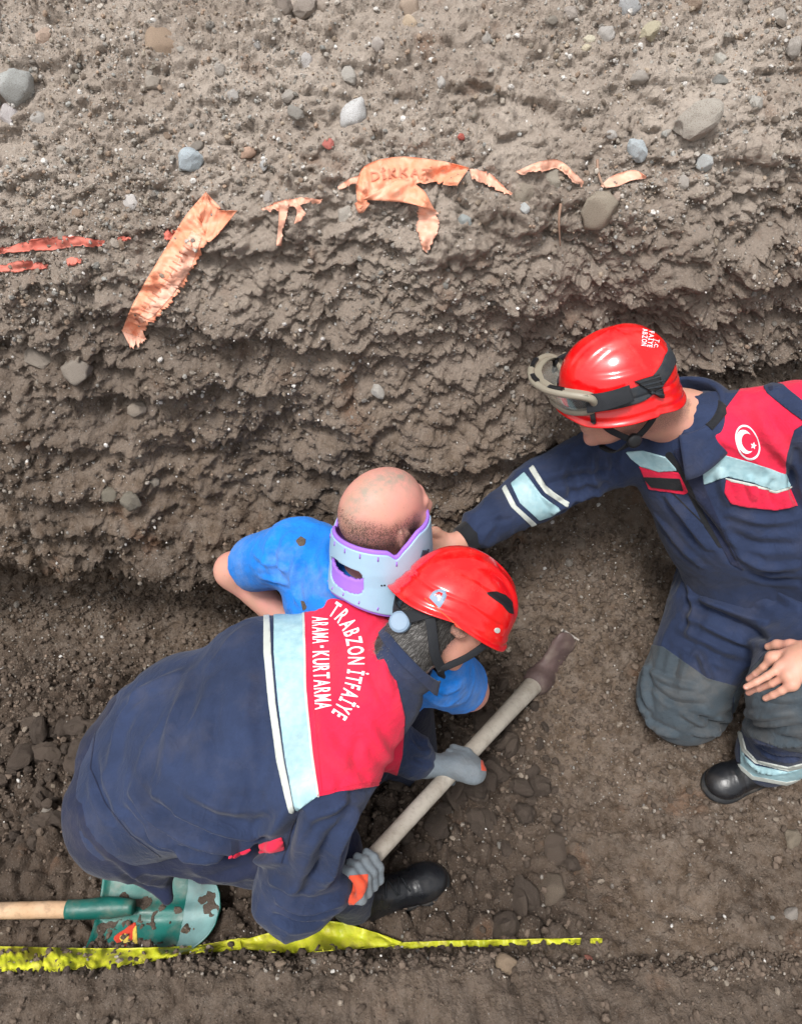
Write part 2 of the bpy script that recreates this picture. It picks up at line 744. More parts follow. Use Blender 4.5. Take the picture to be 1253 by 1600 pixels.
def mat_soil():
    t = NT('soil')
    at = t.n('ShaderNodeAttribute', attribute_name='soil')      # r: dry upper layer, g: loose dark spoil, b: clay
    sep = t.n('ShaderNodeSeparateColor')
    t.l(at.outputs['Color'], sep.inputs[0])
    n1 = t.noise(3.0, 5, .6)
    n2 = t.noise(22, 6, .65)
    n3 = t.noise(140, 4, .7)
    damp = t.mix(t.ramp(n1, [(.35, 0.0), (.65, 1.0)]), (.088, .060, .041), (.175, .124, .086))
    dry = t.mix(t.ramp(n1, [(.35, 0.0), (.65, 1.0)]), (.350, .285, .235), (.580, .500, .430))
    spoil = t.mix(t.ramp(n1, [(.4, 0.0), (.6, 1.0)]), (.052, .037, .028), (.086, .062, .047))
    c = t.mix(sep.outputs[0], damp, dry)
    c = t.mix(t.ramp(n2, [(.36, 0.0), (.68, 1.0)]), c, t.mix(.55, c, (.30, .25, .21)))
    c = t.mix(t.ramp(n2, [(.28, .85), (.46, 0.0)]), c, t.mix(.6, c, (.03, .021, .015)))
    c = t.mix(t.math('MULTIPLY', sep.outputs[1], .72), c, spoil)
    red = t.ramp(t.noise(6.5, 3), [(.62, 0.0), (.74, .55)])
    c = t.mix(red, c, (.20, .105, .06))
    # grit: small pale, grey and dark grains
    vx = t.n('ShaderNodeTexVoronoi', feature='F1')
    vx.inputs['Scale'].default_value = 210
    t.l(t.tc.outputs['Object'], vx.inputs['Vector'])
    g = t.ramp(vx.outputs['Distance'], [(.12, 1.0), (.36, 0.0)])
    sepc = t.n('ShaderNodeSeparateColor')
    t.l(vx.outputs['Color'], sepc.inputs[0])
    pick = t.ramp(sepc.outputs[0], [(.60, 0.0), (.68, 1.0)])
    amt = t.math('MULTIPLY', t.math('MULTIPLY', g, pick), t.math('ADD', .35, t.math('MULTIPLY', sep.outputs[0], .45)), True)
    grain = t.mix(sepc.outputs[1], (.17, .155, .14), (.50, .47, .43))
    c = t.mix(amt, c, grain)
    c = t.mix(t.math('MULTIPLY', n3, .5), c, t.mix(1.0, c, (.62, .60, .58), 'MULTIPLY'))
    h1 = t.bump(t.noise(48, 8, .72), .75, .02)
    v2 = t.voro(120)
    h2 = t.bump(v2, .45, .006, h1)
    h3 = t.bump(t.noise(330, 4, .7), .5, .004, h2)
    return t.set(c, .93, h3, .25)


def mat_clod():
    t = NT('clod_soil')
    inf = t.n('ShaderNodeObjectInfo')
    base = t.mix(inf.outputs['Random'], (.060, .043, .033), (.115, .084, .064))
    n2 = t.noise(30, 6, .7)
    c = t.mix(t.ramp(n2, [(.35, 0.0), (.7, 1.0)]), base, t.mix(.45, base, (.22, .18, .15)))
    g = t.ramp(t.voro(150), [(.1, .6), (.22, 0.0)])
    c = t.mix(t.math('MULTIPLY', g, .5), c, (.3, .28, .25))
    h = t.bump(t.noise(60, 8, .75), .8, .012)
    h = t.bump(t.noise(260, 4, .7), .5, .003, h)
    return t.set(c, .92, h, .25)


def mat_stone():
    t = NT('stone')
    at = t.n('ShaderNodeAttribute', attribute_name='tint', attribute_type='OBJECT')
    c = at.outputs['Color']
    c = t.mix(t.ramp(t.noise(45, 5, .65), [(.4, 0.0), (.65, .55)]), c, t.mix(.6, c, (.06, .05, .04)))
    mud = t.ramp(t.noise(24, 5, .6), [(.52, 0.0), (.66, .75)])
    c = t.mix(mud, c, (.20, .155, .12))
    c = t.mix(t.ramp(t.voro(130), [(.1, .5), (.3, 0.0)]), c, (.42, .39, .35))
    h = t.bump(t.noise(90, 6, .7), .6, .008)
    h = t.bump(t.noise(300, 4, .7), .4, .003, h)
    return t.set(c, .85, h, .25)


def mat_gravel():
    t = NT('gravel')
    at = t.n('ShaderNodeAttribute', attribute_name='tint')
    c = t.mix(t.ramp(t.noise(160, 4), [(.4, 0.0), (.65, .5)]), at.outputs['Color'], (.11, .085, .065))
    return t.set(c, .85, t.bump(t.noise(300, 3), .3, .002), .25)


def mat_fabric(name, col, var=.25, dust=.3, rough=.85, weave=900, duck=(.20, .165, .13)):
    t = NT(name)
    d = tuple(x * (1 - var) for x in col)
    b = tuple(min(1, x * (1 + var)) for x in col)
    c = t.mix(t.ramp(t.noise(7, 5, .6), [(.35, 0.0), (.65, 1.0)]), d, b)
    c = dusted(t, c, dust, duck)
    c = t.mix(t.ramp(t.noise(240, 2), [(.3, .12), (.7, 0.0)]), c, (.01, .01, .012))
    w1 = t.n('ShaderNodeTexWave', wave_type='BANDS', bands_direction='DIAGONAL')
    w1.inputs['Scale'].default_value = weave
    w1.inputs['Distortion'].default_value = 1.0
    t.l(t.tc.outputs['Object'], w1.inputs['Vector'])
    h = t.bump(t.noise(16, 6, .6, dist=.4), .35, .014)
    cr = t.ramp(t.noise(11, 3, .5, dist=1.2), [(.44, 0.0), (.50, 1.0), (.54, 0.0)])
    h = t.bump(cr, .16, .005, h)
    h = t.bump(t.noise(70, 4, .6), .25, .003, h)
    h = t.bump(w1.outputs['Fac'], .12, .0006, h)
    return t.set(c, rough, h, .2, **{'Sheen Weight': .10, 'Sheen Roughness': .5})


def mat_reflective():
    t = NT('reflective_band')
    c = t.mix(t.ramp(t.noise(60, 4), [(.35, 0.0), (.7, 1.0)]), (.28, .46, .51), (.37, .55, .59))
    c = dusted(t, c, .35, (.35, .36, .33), 14, .5, .8)
    h = t.bump(t.noise(24, 5, .6, dist=.5), .3, .008)
    h = t.bump(t.voro(700), .15, .001, h)
    return t.set(c, .42, h, .5)


def mat_plain(name, col, rough=.5, spec=.5, bump=.1, bs=60, var=.12, dust=0, **kw):
    t = NT(name)
    d = tuple(x * (1 - var) for x in col)
    c = t.mix(t.ramp(t.noise(12, 4), [(.35, 0.0), (.65, 1.0)]), d, col)
    if dust:
        c = dusted(t, c, dust, (.22, .18, .14), 18, .48, .78)
    r = t.ramp(t.noise(30, 4), [(.3, max(0, rough - .08)), (.7, min(1, rough + .12))])
    return t.set(c, r, t.bump(t.noise(bs, 5, .6), bump, .003), spec, **kw)


def mat_skin(name, base, rosy):
    t = NT(name)
    at = t.n('ShaderNodeAttribute', attribute_name='hair')        # cropped hair / stubble, painted on the scalp as on a real one
    sep = t.n('ShaderNodeSeparateColor')
    t.l(at.outputs['Color'], sep.inputs[0])
    c = t.mix(t.ramp(t.noise(22, 5, .6), [(.35, 0.0), (.68, 1.0)]), base, rosy)
    c = t.mix(t.math('MULTIPLY', sep.outputs[1], .75), c, (.72, .30, .26))
    st = t.math('MULTIPLY', sep.outputs[0], t.ramp(t.noise(420, 3, .7), [(.30, 1.0), (.62, .35)]))
    c = t.mix(st, c, (.045, .035, .030))
    dirt = t.math('MULTIPLY', sep.outputs[2], t.ramp(t.noise(60, 5, .7), [(.32, 0.0), (.62, .85)]))
    c = t.mix(dirt, c, (.26, .25, .20))
    spots = t.ramp(t.voro(75), [(.06, .35), (.13, 0.0)])
    c = t.mix(spots, c, (.33, .14, .10))
    h = t.bump(t.noise(160, 4, .6), .12, .002)
    h = t.bump(t.voro(520), .08, .0008, h)
    return t.set(c, .5, h, .35, **{'Subsurface Weight': .12, 'Subsurface Radius': (.01, .004, .002), 'Subsurface Scale': .4})


def mat_wood(name, a, b, scale=9, mud=.3):
    t = NT(name)
    mp = t.n('ShaderNodeMapping')
    mp.inputs['Scale'].default_value = (1, 1, 1)
    t.l(t.tc.outputs['UV'], mp.inputs['Vector'])
    ns = t.n('ShaderNodeTexNoise')
    ns.inputs['Scale'].default_value = scale
    ns.inputs['Detail'].default_value = 6
    mp2 = t.n('ShaderNodeMapping')
    mp2.inputs['Scale'].default_value = (1, 1, 1)
    t.l(t.tc.outputs['Object'], mp2.inputs['Vector'])
    t.l(mp2.outputs[0], ns.inputs['Vector'])
    c = t.mix(t.ramp(ns.outputs['Fac'], [(.3, 0.0), (.7, 1.0)]), a, b)
    c = t.mix(t.ramp(t.noise(70, 5, .7), [(.5, 0.0), (.75, .5)]), c, tuple(x * .45 for x in a))
    c = dusted(t, c, mud, (.16, .12, .09), 16, .5, .7)
    return t.set(c, .75, t.bump(t.noise(110, 6, .7), .35, .003), .25)


M = {}
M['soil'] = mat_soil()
M['clod'] = mat_clod()
M['stone'] = mat_stone()
M['gravel'] = mat_gravel()
M['navy'] = mat_fabric('navy_fabric', (.021, .033, .076), .22, .12)
M['navy2'] = mat_fabric('navy_fabric_dark', (.014, .019, .046), .2, .16)
M['red'] = mat_fabric('red_fabric', (.72, .018, .062), .10, .10)
M['black_fabric'] = mat_fabric('black_fabric', (.014, .015, .018), .2, .15)
M['knee'] = mat_fabric('knee_patch_fabric', (.052, .068, .082), .2, .35, .9, 500)
M['refl'] = mat_reflective()
M['white_band'] = mat_plain('white_band', (.52, .55, .51), .6, .3, .1, 200)
M['white_thread'] = mat_plain('white_thread', (.80, .76, .80), .7, .2, .15, 400)
M['tshirt'] = mat_fabric('blue_cotton', (.010, .20, .70), .16, .40, .9, 1200, (.32, .36, .40))
M['helmet'] = mat_plain('red_helmet_shell', (.78, .004, .006),   .18, .6, .03, 40, .06, .22, **{'Coat Weight': .4, 'Coat Roughness': .08})
M['strap'] = mat_plain('black_strap', (.016, .018, .022), .7, .3, .3, 500)
M['elastic'] = mat_plain('grey_black_elastic', (.030, .036, .044), .8, .25, .4, 400, .2, .2)
M['black_plastic'] = mat_plain('black_plastic', (.012, .013, .015), .4, .5, .05)
M['knob'] = mat_plain('blue_grey_knob', (.22, .31, .42), .5, .4, .1, 80)
M['goggle'] = mat_plain('khaki_goggle_frame', (.30, .27, .21), .45, .5, .1, 60, .15, .3)
M['shoe'] = mat_plain('black_leather', (.010, .011, .014), .32, .6, .25, 120, .2, .12)
M['sole'] = mat_plain('black_rubber', (.018, .019, .021), .7, .3, .3, 90, .2, .35)
M['glove'] = mat_fabric('grey_glove', (.155, .185, .21), .2, .25, .75, 600)
M['glove_red'] = mat_fabric('orange_glove_patch', (.68, .075, .030), .12, .15, .7, 500)
M['foam'] = mat_plain('purple_foam', (.36, .17, .72), .8, .2, .2, 200)
M['collar'] = mat_plain('pale_blue_plastic', (.34, .50, .64), .42, .45, .08, 50, .06, .12)
M['skin1'] = mat_skin('skin_bare_head', (.60, .32, .24), (.70, .31, .26))
M['skin2'] = mat_skin('skin', (.56, .30, .21), (.64, .31, .24))
M['hair_light'] = mat_plain('grey_hair', (.24, .23, .22), .5, .4, .2, 200, .7)
M['hair'] = mat_plain('dark_grey_hair', (.050, .046, .043), .55, .4, .8, 260, .6)
M['wood_grey'] = mat_wood('grey_weathered_wood', (.34, .30, .25), (.48, .44, .38), 9, .4)
M['wood_tan'] = mat_wood('tan_wood', (.50, .31, .18), (.60, .42, .28), 12, .55)
M['iron'] = mat_plain('muddy_iron', (.115, .075, .070), .6, .4, .5, 60, .35, .6)
M['iron_edge'] = mat_plain('worn_iron_edge', (.48, .44, .40), .4, .6, .2, 60)
M['green'] = mat_plain('green_shovel_paint', (.008, .145, .120), .45, .5, .3, 70, .35, .6)
M['green_worn'] = mat_plain('worn_pale_green_metal', (.20, .36, .36), .5, .5, .35, 70, .35, .35)
M['orange_tape'] = None
M['red_tape'] = mat_plain('red_plastic', (.72, .20, .15), .6, .3, .5, 60, .25, .45)
M['twig'] = mat_plain('dry_root', (.34, .22, .16), .8, .2, .4, 150, .3)
M['sticker_red'] = mat_plain('sticker_red', (.62, .06, .03), .5, .4, .05)
M['sticker_yellow'] = mat_plain('sticker_yellow', (.75, .55, .10), .5, .4, .05)


def mat_tape(name, a, b, ink=None, rough=.45, dust=.35, trans=.15):
    t = NT(name)
    c = t.mix(t.ramp(t.noise(30, 5), [(.35, 0.0), (.7, 1.0)]), a, b)
    c = dusted(t, c, dust, (.24, .19, .15), 30, .5, .75)
    h = t.bump(t.noise(40, 5, .6, dist=.6), .4, .008)
    m = t.set(c, rough, h, .4)
    return m


M['orange_tape'] = mat_tape('orange_warning_tape', (.76, .27, .15), (.86, .40, .26), dust=.15)
M['orange_pale'] = mat_tape('faded_orange_tape', (.72, .34, .23), (.84, .49, .37), dust=.25)
M['yellow_tape'] = mat_tape('yellow_warning_tape', (.50, .54, .030), (.70, .66, .05), rough=.35, dust=.55)
M['tape_ink'] = mat_plain('faded_print', (.56, .22, .14), .6, .3, .1)
tl = NT('goggle_lens')
M['lens'] = tl.set((.75, .78, .76), .08, None, .5, **{'Transmission Weight': .92, 'IOR': 1.2})

# ------------------------------------------------------------ ground: one sheet, near bank - pit floor - far trench wall - slope above
KEYS = {                                   # three profiles (Y, Z) across the trench
    'l': [(-30, .24), (-3, .24), (0.0, .22), (.375, .19), (.470, .045), (.75, -.03), (1.08, -.08), (1.33, -.06), (1.55, .06), (1.54, .27), (1.365, .47), (1.43, .75), (1.52, 1.08), (1.57, 1.30), (1.70, 1.46), (1.98, 1.68), (2.4, 1.86), (3.0, 1.93), (8, 1.96), (60, 1.96)],
    'm': [(-30, .24), (-3, .24), (0.0, .20), (.385, .12), (.455, .05), (.75, -.03), (1.08, .02), (1.34, .17), (1.54, .35), (1.70, .56), (1.53, .78), (1.56, .90), (1.60, 1.09), (1.61, 1.30), (1.72, 1.47), (1.99, 1.69), (2.4, 1.86), (3.0, 1.93), (8, 1.96), (60, 1.96)],
    'r': [(-30, .24), (-3, .24), (0.0, .17), (.385, .10), (.455, .08), (.75, .05), (1.08, .04), (1.40, .07), (1.64, .22), (1.72, .50), (1.72, .77), (1.71, .90), (1.71, 1.09), (1.70, 1.30), (1.76, 1.47), (2.0, 1.69), (2.4, 1.86), (3.0, 1.93), (8, 1.96), (60, 1.96)],
}
ROWS = [2, 10, 20, 52, 26, 62, 72, 52, 56, 44, 44, 64, 74, 52, 52, 84, 70, 14, 6]      # rows between keys


def smooth_keys(K):
    P = np.array(K, float)
    out = []
    for i, n in enumerate(ROWS):
        t = np.linspace(0, 1, n, endpoint=False)
        a, b, c, d = P[max(i - 1, 0)], P[i], P[i + 1], P[min(i + 2, len(P) - 1)]
        if 2 <= i <= 16:
            m1, m2 = (c - a) * .5, (d - b) * .5
            L = np.linalg.norm(c - b)
            m1 *= min(1, 1.2 * L / (np.linalg.norm(m1) + 1e-9)); m2 *= min(1, 1.2 * L / (np.linalg.norm(m2) + 1e-9))
            h = t[:, None]
            out.append((2 * h ** 3 - 3 * h ** 2 + 1) * b + (h ** 3 - 2 * h ** 2 + h) * m1 + (-2 * h ** 3 + 3 * h ** 2) * c + (h ** 3 - h ** 2) * m2)
        else:
            out.append(b + t[:, None] * (c - b))
    out.append(P[-1:])
    return np.concatenate(out)


xs = np.concatenate([[-60, -20, -6, -3.2, -2.5], np.linspace(-2.1, 2.1, 860), [2.5, 3.2, 6, 20, 60]])
prof = {k: smooth_keys(v) for k, v in KEYS.items()}
nr, nc = len(prof['l']), len(xs)
ROWPOS = np.concatenate([i + np.linspace(0, 1, n, endpoint=False) for i, n in enumerate(ROWS)] + [[len(ROWS)]])
wob = vnoise(np.stack([xs * 0 + 3.3, xs, xs * 0], 1), 2.2, 5) * .06
w_lm = sstep(.02, .42, xs + wob)
w_mr = sstep(.60, .92, xs + wob)
G = (prof['l'][:, None] * (1 - w_lm)[None, :, None] + prof['m'][:, None] * w_lm[None, :, None])
G = G * (1 - w_mr)[None, :, None] + prof['r'][:, None] * w_mr[None, :, None]
TV = np.stack([np.broadcast_to(xs, (nr, nc)), G[..., 0], G[..., 1]], -1).reshape(-1, 3)
ii = np.arange(nr * nc).reshape(nr, nc)
TF = np.stack([ii[:-1, :-1], ii[:-1, 1:], ii[1:, 1:], ii[1:, :-1]], -1).reshape(-1, 4)
rp = np.repeat(ROWPOS, nc)
inner = (np.abs(TV[:, 0]) < 2.3) & (rp > 1.5) & (rp < 17.5)
fade = np.clip((2.3 - np.abs(TV[:, 0])) / .3, 0, 1) * sstep(1.5, 2.6, rp) * (1 - sstep(16.8, 17.4, rp))
TN = vnormals(TV, TF)
wall = sstep(6.9, 7.8, rp) * (1 - sstep(15.0, 16.5, rp))          # standing part
upper = sstep(12.0, 13.4, rp)                                      # dry gravelly part
floor_ = (1 - sstep(6.6, 7.6, rp)) * sstep(3.9, 4.3, rp)
bank = 1 - sstep(3.2, 4.0, rp)
s = np.where(inner)[0]
P = TV[s]
X, Y, Z = P.T
W, Uu, Fl, Bk = wall[s], upper[s], floor_[s], bank[s]
clay = W * (1 - Uu) * sstep(.12, .3, X) * (1 - sstep(.72, .9, Z)) * (1 - sstep(.95, 1.2, X)) + Fl * sstep(.45, .62, X) * .3
WP = P + np.stack([vnoise(P, 3, 31), vnoise(P, 3, 32), vnoise(P, 3, 33)], 1) * .05
# broad shape
d = .070 * fbm(P, 1.9, 2, 1) * W + .020 * fbm(P, 3.2, 2, 2) * (1 - W)
# strata: shelves that stick out above and fall back below
st = Z * 6.0 + 1.1 * fbm(P * np.array([.55, .55, 1]), 2.2, 3, 3) + X * .25
fr = st - np.floor(st)
shelf = (1 - fr) * sstep(0, .16, fr)
sm_ = sstep(-.25, .35, vnoise(P * np.array([.5, .5, 1]), 2.6, 4))
d += .056 * shelf * sm_ * W * (1 - .6 * Uu) * (1 - .75 * clay)
st2 = Z * 15 + 1.4 * fbm(P * np.array([.5, .5, 1]), 4.5, 3, 8)
fr2 = st2 - np.floor(st2)
d += .011 * (1 - fr2) * sstep(0, .2, fr2) * sstep(-.2, .3, vnoise(P, 4, 9)) * W * (1 - .5 * Uu) * (1 - .7 * clay)
# clods
AP = WP * np.array([.75, 1, 1.15])
f1, f2, ci = worley(AP, 13, 5)
d += .026 * (np.clip(1 - f1 * 1.25, 0, 1) ** .8) * sstep(.35, .6, ci) * W * (1 - .7 * clay) * (1 - .4 * Uu)
f1, f2, ci = worley(AP, 30, 6)
cr = np.clip(f2 - f1, 0, .35) / .35
d += (.011 * (1 - .6 * clay) * W + .008 * (1 - W)) * np.clip(1 - f1 * 1.15, 0, 1) ** .7 * sstep(.15, .6, ci)
f1, f2, ci = worley(WP, 62, 7)
d += (.0060 * (1 - .55 * clay) + .004 * Uu) * np.clip(1 - f1 * 1.1, 0, 1) ** .7 * sstep(.1, .5, ci)
f1, f2, ci = worley(WP, 118, 17)
d += .0030 * np.clip(1 - f1 * 1.1, 0, 1) ** .7 * sstep(.3, .5, ci) * (1 - .4 * clay)
# broken faces: every cell of soil stands at its own height
for ff, aa, sd_ in ((8.5, .021, 81), (19, .014, 82), (43, .0095, 83), (88, .0060, 84)):
    f1, f2, ci = worley((P + .35 / ff * np.stack([vnoise(P, ff * .9, sd_ + 5 + i_) for i_ in range(3)], 1)) * np.array([.7, 1, 1.2]), ff, sd_)
    d += aa * (ci - .5) * 2 * sstep(0, .14, f2 - f1) * (W * (1 - .72 * clay) + (.55 if ff > 15 else .22) * (1 - W))
# rough skin and cracks
d += .019 * fbm(P, 9, 3, 11, ridged=True) * W * (1 - .7 * clay)
d += .0110 * fbm(P, 26, 4, 12) * (1 - .45 * clay)
d += .0050 * fbm(P, 85, 2, 13, ridged=True) * (.6 + .4 * W) * (1 - .4 * clay)
ck = np.abs(fbm(WP, 5.5, 3, 14))
d -= .014 * (1 - sstep(.0, .035, ck)) * (1 - Fl) * (.5 + .5 * W)
ck = np.abs(fbm(WP, 9, 3, 24))
d -= .012 * (1 - sstep(.0, .03, ck)) * clay
# loose gravelly upper slope
f1, f2, ci = worley(WP, 21, 18)
hol = sstep(-.1, .35, fbm(P, 3.6, 3, 19))
d += .017 * np.clip(1 - f1 * 1.1, 0, 1) ** .7 * sstep(.2, .7, ci) * Uu * hol
d += .020 * fbm(P, 6.5, 3, 20, ridged=True) * Uu
f1, f2, ci = worley(WP, 44, 22)
d += .0075 * np.clip(1 - f1 * 1.1, 0, 1) ** .6 * sstep(.3, .7, ci) * np.clip(Uu + .7 * Fl + .5 * Bk, 0, 1) * (.4 + .6 * hol)
d += .006 * fbm(P, 30, 4, 23) * np.clip(Fl + Bk, 0, 1)
f1, f2, ci = worley(WP, 15, 27)
d += Bk * (.016 * np.clip(1 - f1 * 1.1, 0, 1) ** .8 * sstep(.3, .7, ci) + .012 * fbm(P, 7, 3, 28, ridged=True))
# pit floor: lumps of dug soil, piled towards the right end and the left
pile = np.exp(-(((X - .30) / .22) ** 2 + ((Y - .98) / .20) ** 2)) * .045 + np.exp(-(((X + 1.0) / .35) ** 2 + ((Y - .95) / .35) ** 2)) * .05
f1, f2, ci = worley(WP, 17, 21)
lump = np.clip(f2 - f1, 0, .4) / .4
pit = Fl * (1 - sstep(.30, .62, X + .30 * fbm(P, 3.4, 4, 41) + .18 * (Y - .9))) * sstep(.44, .50, Y)
d += pit * (pile + .048 * (lump ** .6 - .5) * sstep(.1, .5, ci + .2))
# flank of the left end with a big slab of settled soil
d += .06 * np.exp(-(((X + 1.02) / .22) ** 2 + ((Y - 1.22) / .16) ** 2)) * (1 - W)
d *= fade[s]
TV[s] += TN[s] * d[:, None]
# let the shelves droop a little
TV[s, 2] -= np.clip(d, 0, .08) * .45 * W * fade[s]
# crisp edge of the near bank
eb = np.exp(-((rp[s] - 3.35) / .5) ** 2) * fade[s]
TV[s, 1] += eb * .035 * fbm(P * np.array([1, 0, 0]), 9, 5, 51)

soil_attr = np.zeros((len(TV), 4), np.float32)
soil_attr[:, 3] = 1
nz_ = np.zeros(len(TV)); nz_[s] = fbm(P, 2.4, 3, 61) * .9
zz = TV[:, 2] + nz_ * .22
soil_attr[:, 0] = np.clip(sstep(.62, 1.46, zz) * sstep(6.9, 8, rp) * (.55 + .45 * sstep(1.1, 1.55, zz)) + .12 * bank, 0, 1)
pit_full = np.zeros(len(TV)); pit_full[s] = np.clip(pit + .55 * Bk, 0, 1)
soil_attr[:, 1] = pit_full
TVT = TV
ground_me = mesh_np('ground', TV, TF)
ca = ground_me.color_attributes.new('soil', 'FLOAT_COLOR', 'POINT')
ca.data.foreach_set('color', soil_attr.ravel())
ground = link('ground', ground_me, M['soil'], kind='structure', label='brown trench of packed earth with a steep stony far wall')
GB = BVHTree.FromPolygons(TV.tolist(), TF.tolist())
GN = vnormals(TV, TF)


def ghit(x, y):
    return hit(GB, x, y)


def gz(x, y, z0=1.0):
    loc, n, i, dd = GB.ray_cast(Vector((x, y, z0)), Vector((0, 0, -1)))
    return loc.z if loc is not None else 0.0


# ------------------------------------------------------------ stones, clods and gravel
def ico(sub_):
    bm = bmesh.new()
    bmesh.ops.create_icosphere(bm, subdivisions=sub_, radius=1.0)
    V = np.array([v.co[:] for v in bm.verts]); F = np.array([[v.index for v in f.verts] for f in bm.faces])
    bm.free()
    return V, F


def stone_shape(sub_, seed, facets=9, rough=.10, sq=.45):
    V, F = ico(sub_)
    r = np.random.default_rng(seed)
    for _ in range(facets):
        n = nrm(r.normal(size=3)); k = r.uniform(.62, .95)
        dd = V @ n
        V = np.where((dd > k)[:, None], V - n * ((dd - k) * .92)[:, None], V)
    V = V * (1 + rough * fbm(V + seed * 3.7, 1.6, 3, seed))[:, None]
    return V * np.array([1, r.uniform(.65, .95), r.uniform(.5, .8)]), F


STONES = []
for k in range(8):
    v, f = stone_shape(3, 100 + k, 16, .24)
    v = v * (1 + .05 * fbm(v + k * 4, 4, 3, 400 + k))[:, None]
    me = mesh_np('stone', v, f, smooth=k % 2 == 0)
    me.materials.append(M['stone'])
    STONES.append(me)
CLODS = []
for k in range(7):
    v, f = stone_shape(3, 200 + k, 20, .26)
    v = v * (1 + .16 * fbm(v + k * 5, 3.2, 3, 300 + k, ridged=True))[:, None]
    me = mesh_np('clod', v, f, smooth=False)
    me.materials.append(M['clod'])
    CLODS.append(me)
TINTS = [(.36, .34, .31), (.44, .41, .37), (.32, .28, .23), (.38, .31, .24), (.28, .25, .22), (.50, .46, .41), (.36, .36, .34), (.38, .28, .21), (.26, .21, .17), (.40, .36, .31)]


def put(meshes, name, p, n, r, k, tint=None, spin=None, flat=1.0, sink=.25):
    o = bpy.data.objects.new(name, meshes[k % len(meshes)])
    COL.objects.link(o)
    q = Vector(n).to_track_quat('Z', 'Y').to_matrix().to_4x4()
    a = random.uniform(0, 6.28) if spin is None else spin
    o.parent = ground
    o.matrix_world = Matrix.Translation(Vector(np.asarray(p) + np.asarray(n) * r * (.5 - sink))) @ q @ Matrix.Rotation(a, 4, 'Z') @ Matrix.Diagonal((r, r, r * flat, 1))
    if tint is not None:
        o['tint'] = [float(c) for c in tint]
    return o


# stones one can point to in the photograph: pixel, radius in pixels, tint
NAMED = [(28, 136, 34, (.36, .37, .36)), (14, 180, 15, (.45, .42, .42)), (553, 182, 26, (.60, .59, .57)), (1015, 50, 18, (.40, .36, .26)), (980, 12, 19, (.42, .43, .44)),
         (995, 233, 19, (.42, .47, .50)), (1101, 253, 15, (.44, .46, .46)), (858, 281, 21, (.33, .30, .25)), (205, 317, 15, (.52, .49, .47)), (300, 252, 20, (.40, .46, .50)),
         (388, 238, 13, (.42, .28, .21)), (1090, 188, 38, (.36, .33, .29)), (250, 68, 26, (.30, .22, .16)), (545, 118, 17, (.38, .36, .33)), (935, 325, 34, (.28, .24, .19)),
         (820, 303, 20, (.30, .26, .21)), (945, 55, 16, (.38, .36, .34)), (920, 62, 9, (.50, .46, .36)), (915, 76, 8, (.52, .46, .34)), (1122, 95, 16, (.42, .40, .36)),
         (640, 12, 16, (.36, .28, .22)), (478, 12, 20, (.28, .24, .21)), (505, 10, 13, (.30, .25, .21)), (445, 8, 16, (.26, .22, .19)), (400, 70, 13, (.42, .41, .40)),
         (477, 95, 11, (.46, .44, .43)), (412, 258, 9, (.40, .40, .40)), (590, 612, 13, (.40, .38, .35)), (640, 36, 12, (.48, .38, .28)), (70, 60, 16, (.40, .30, .24)),
         (962, 307, 9, (.46, .36, .30)), (820, 325, 9, (.46, .48, .48)), (725, 345, 13, (.30, .33, .33)), (540, 335, 14, (.40, .37, .33)), (1000, 120, 14, (.34, .31, .28)),
         (420, 310, 11, (.34, .31, .29)), (513, 226, 9, (.44, .13, .11)), (720, 214, 7, (.45, .10, .08)), (180, 380, 10, (.34, .30, .26)), (60, 185, 13, (.36, .34, .32)),
         (870, 1300, 0, None), (862, 1390, 30, (.13, .10, .075)), (790, 1508, 17, (.30, .22, .15)), (1235, 1430, 13, (.33, .30, .27)), (1236, 1310, 17, (.24, .20, .15)), (918, 1500, 8, (.44, .16, .12)),
         (215, 640, 16, (.26, .22, .18)), (120, 580, 26, (.23, .20, .17)), (60, 560, 22, (.22, .19, .16)), (170, 772, 17, (.21, .19, .15)), (205, 785, 16, (.22, .20, .16)),
         (955, 210, 10, (.40, .38, .36)), (1040, 210, 9, (.38, .36, .33)), (1065, 285, 11, (.36, .33, .30)), (1240, 75, 15, (.36, .33, .30)), (1180, 160, 12, (.38, .36, .33)), (890, 20, 13, (.34, .30, .27)), (1215, 30, 18, (.33, .30, .27)), (760, 60, 9, (.40, .37, .34)), (690, 130, 9, (.42, .40, .38)), (120, 330, 9, (.4, .38, .36)), (590, 70, 10, (.42, .38, .35)), (345, 110, 12, (.36, .33, .3)), (365, 150, 10, (.40, .38, .36)), (450, 150, 11, (.37, .34, .31)), (620, 160, 8, (.46, .44, .42)), (240, 130, 12, (.32, .28, .24))]
nst = 0
for (x, y, rp_, tint) in NAMED:
    if tint is None:
        continue
    tint = tuple(min(.75, c * 1.4) for c in tint) if y < 700 else tint
    p, n = ghit(x, y)
    if p is None:
        continue
    _, _, dd = proj(p)
    r = rp_ / FPX * dd
    put(STONES, 'stone', p, nrm(n * .6 + nrm(CAM - p) * .5), r * 1.12, nst, tint, flat=.9, sink=.42)
    nst += 1

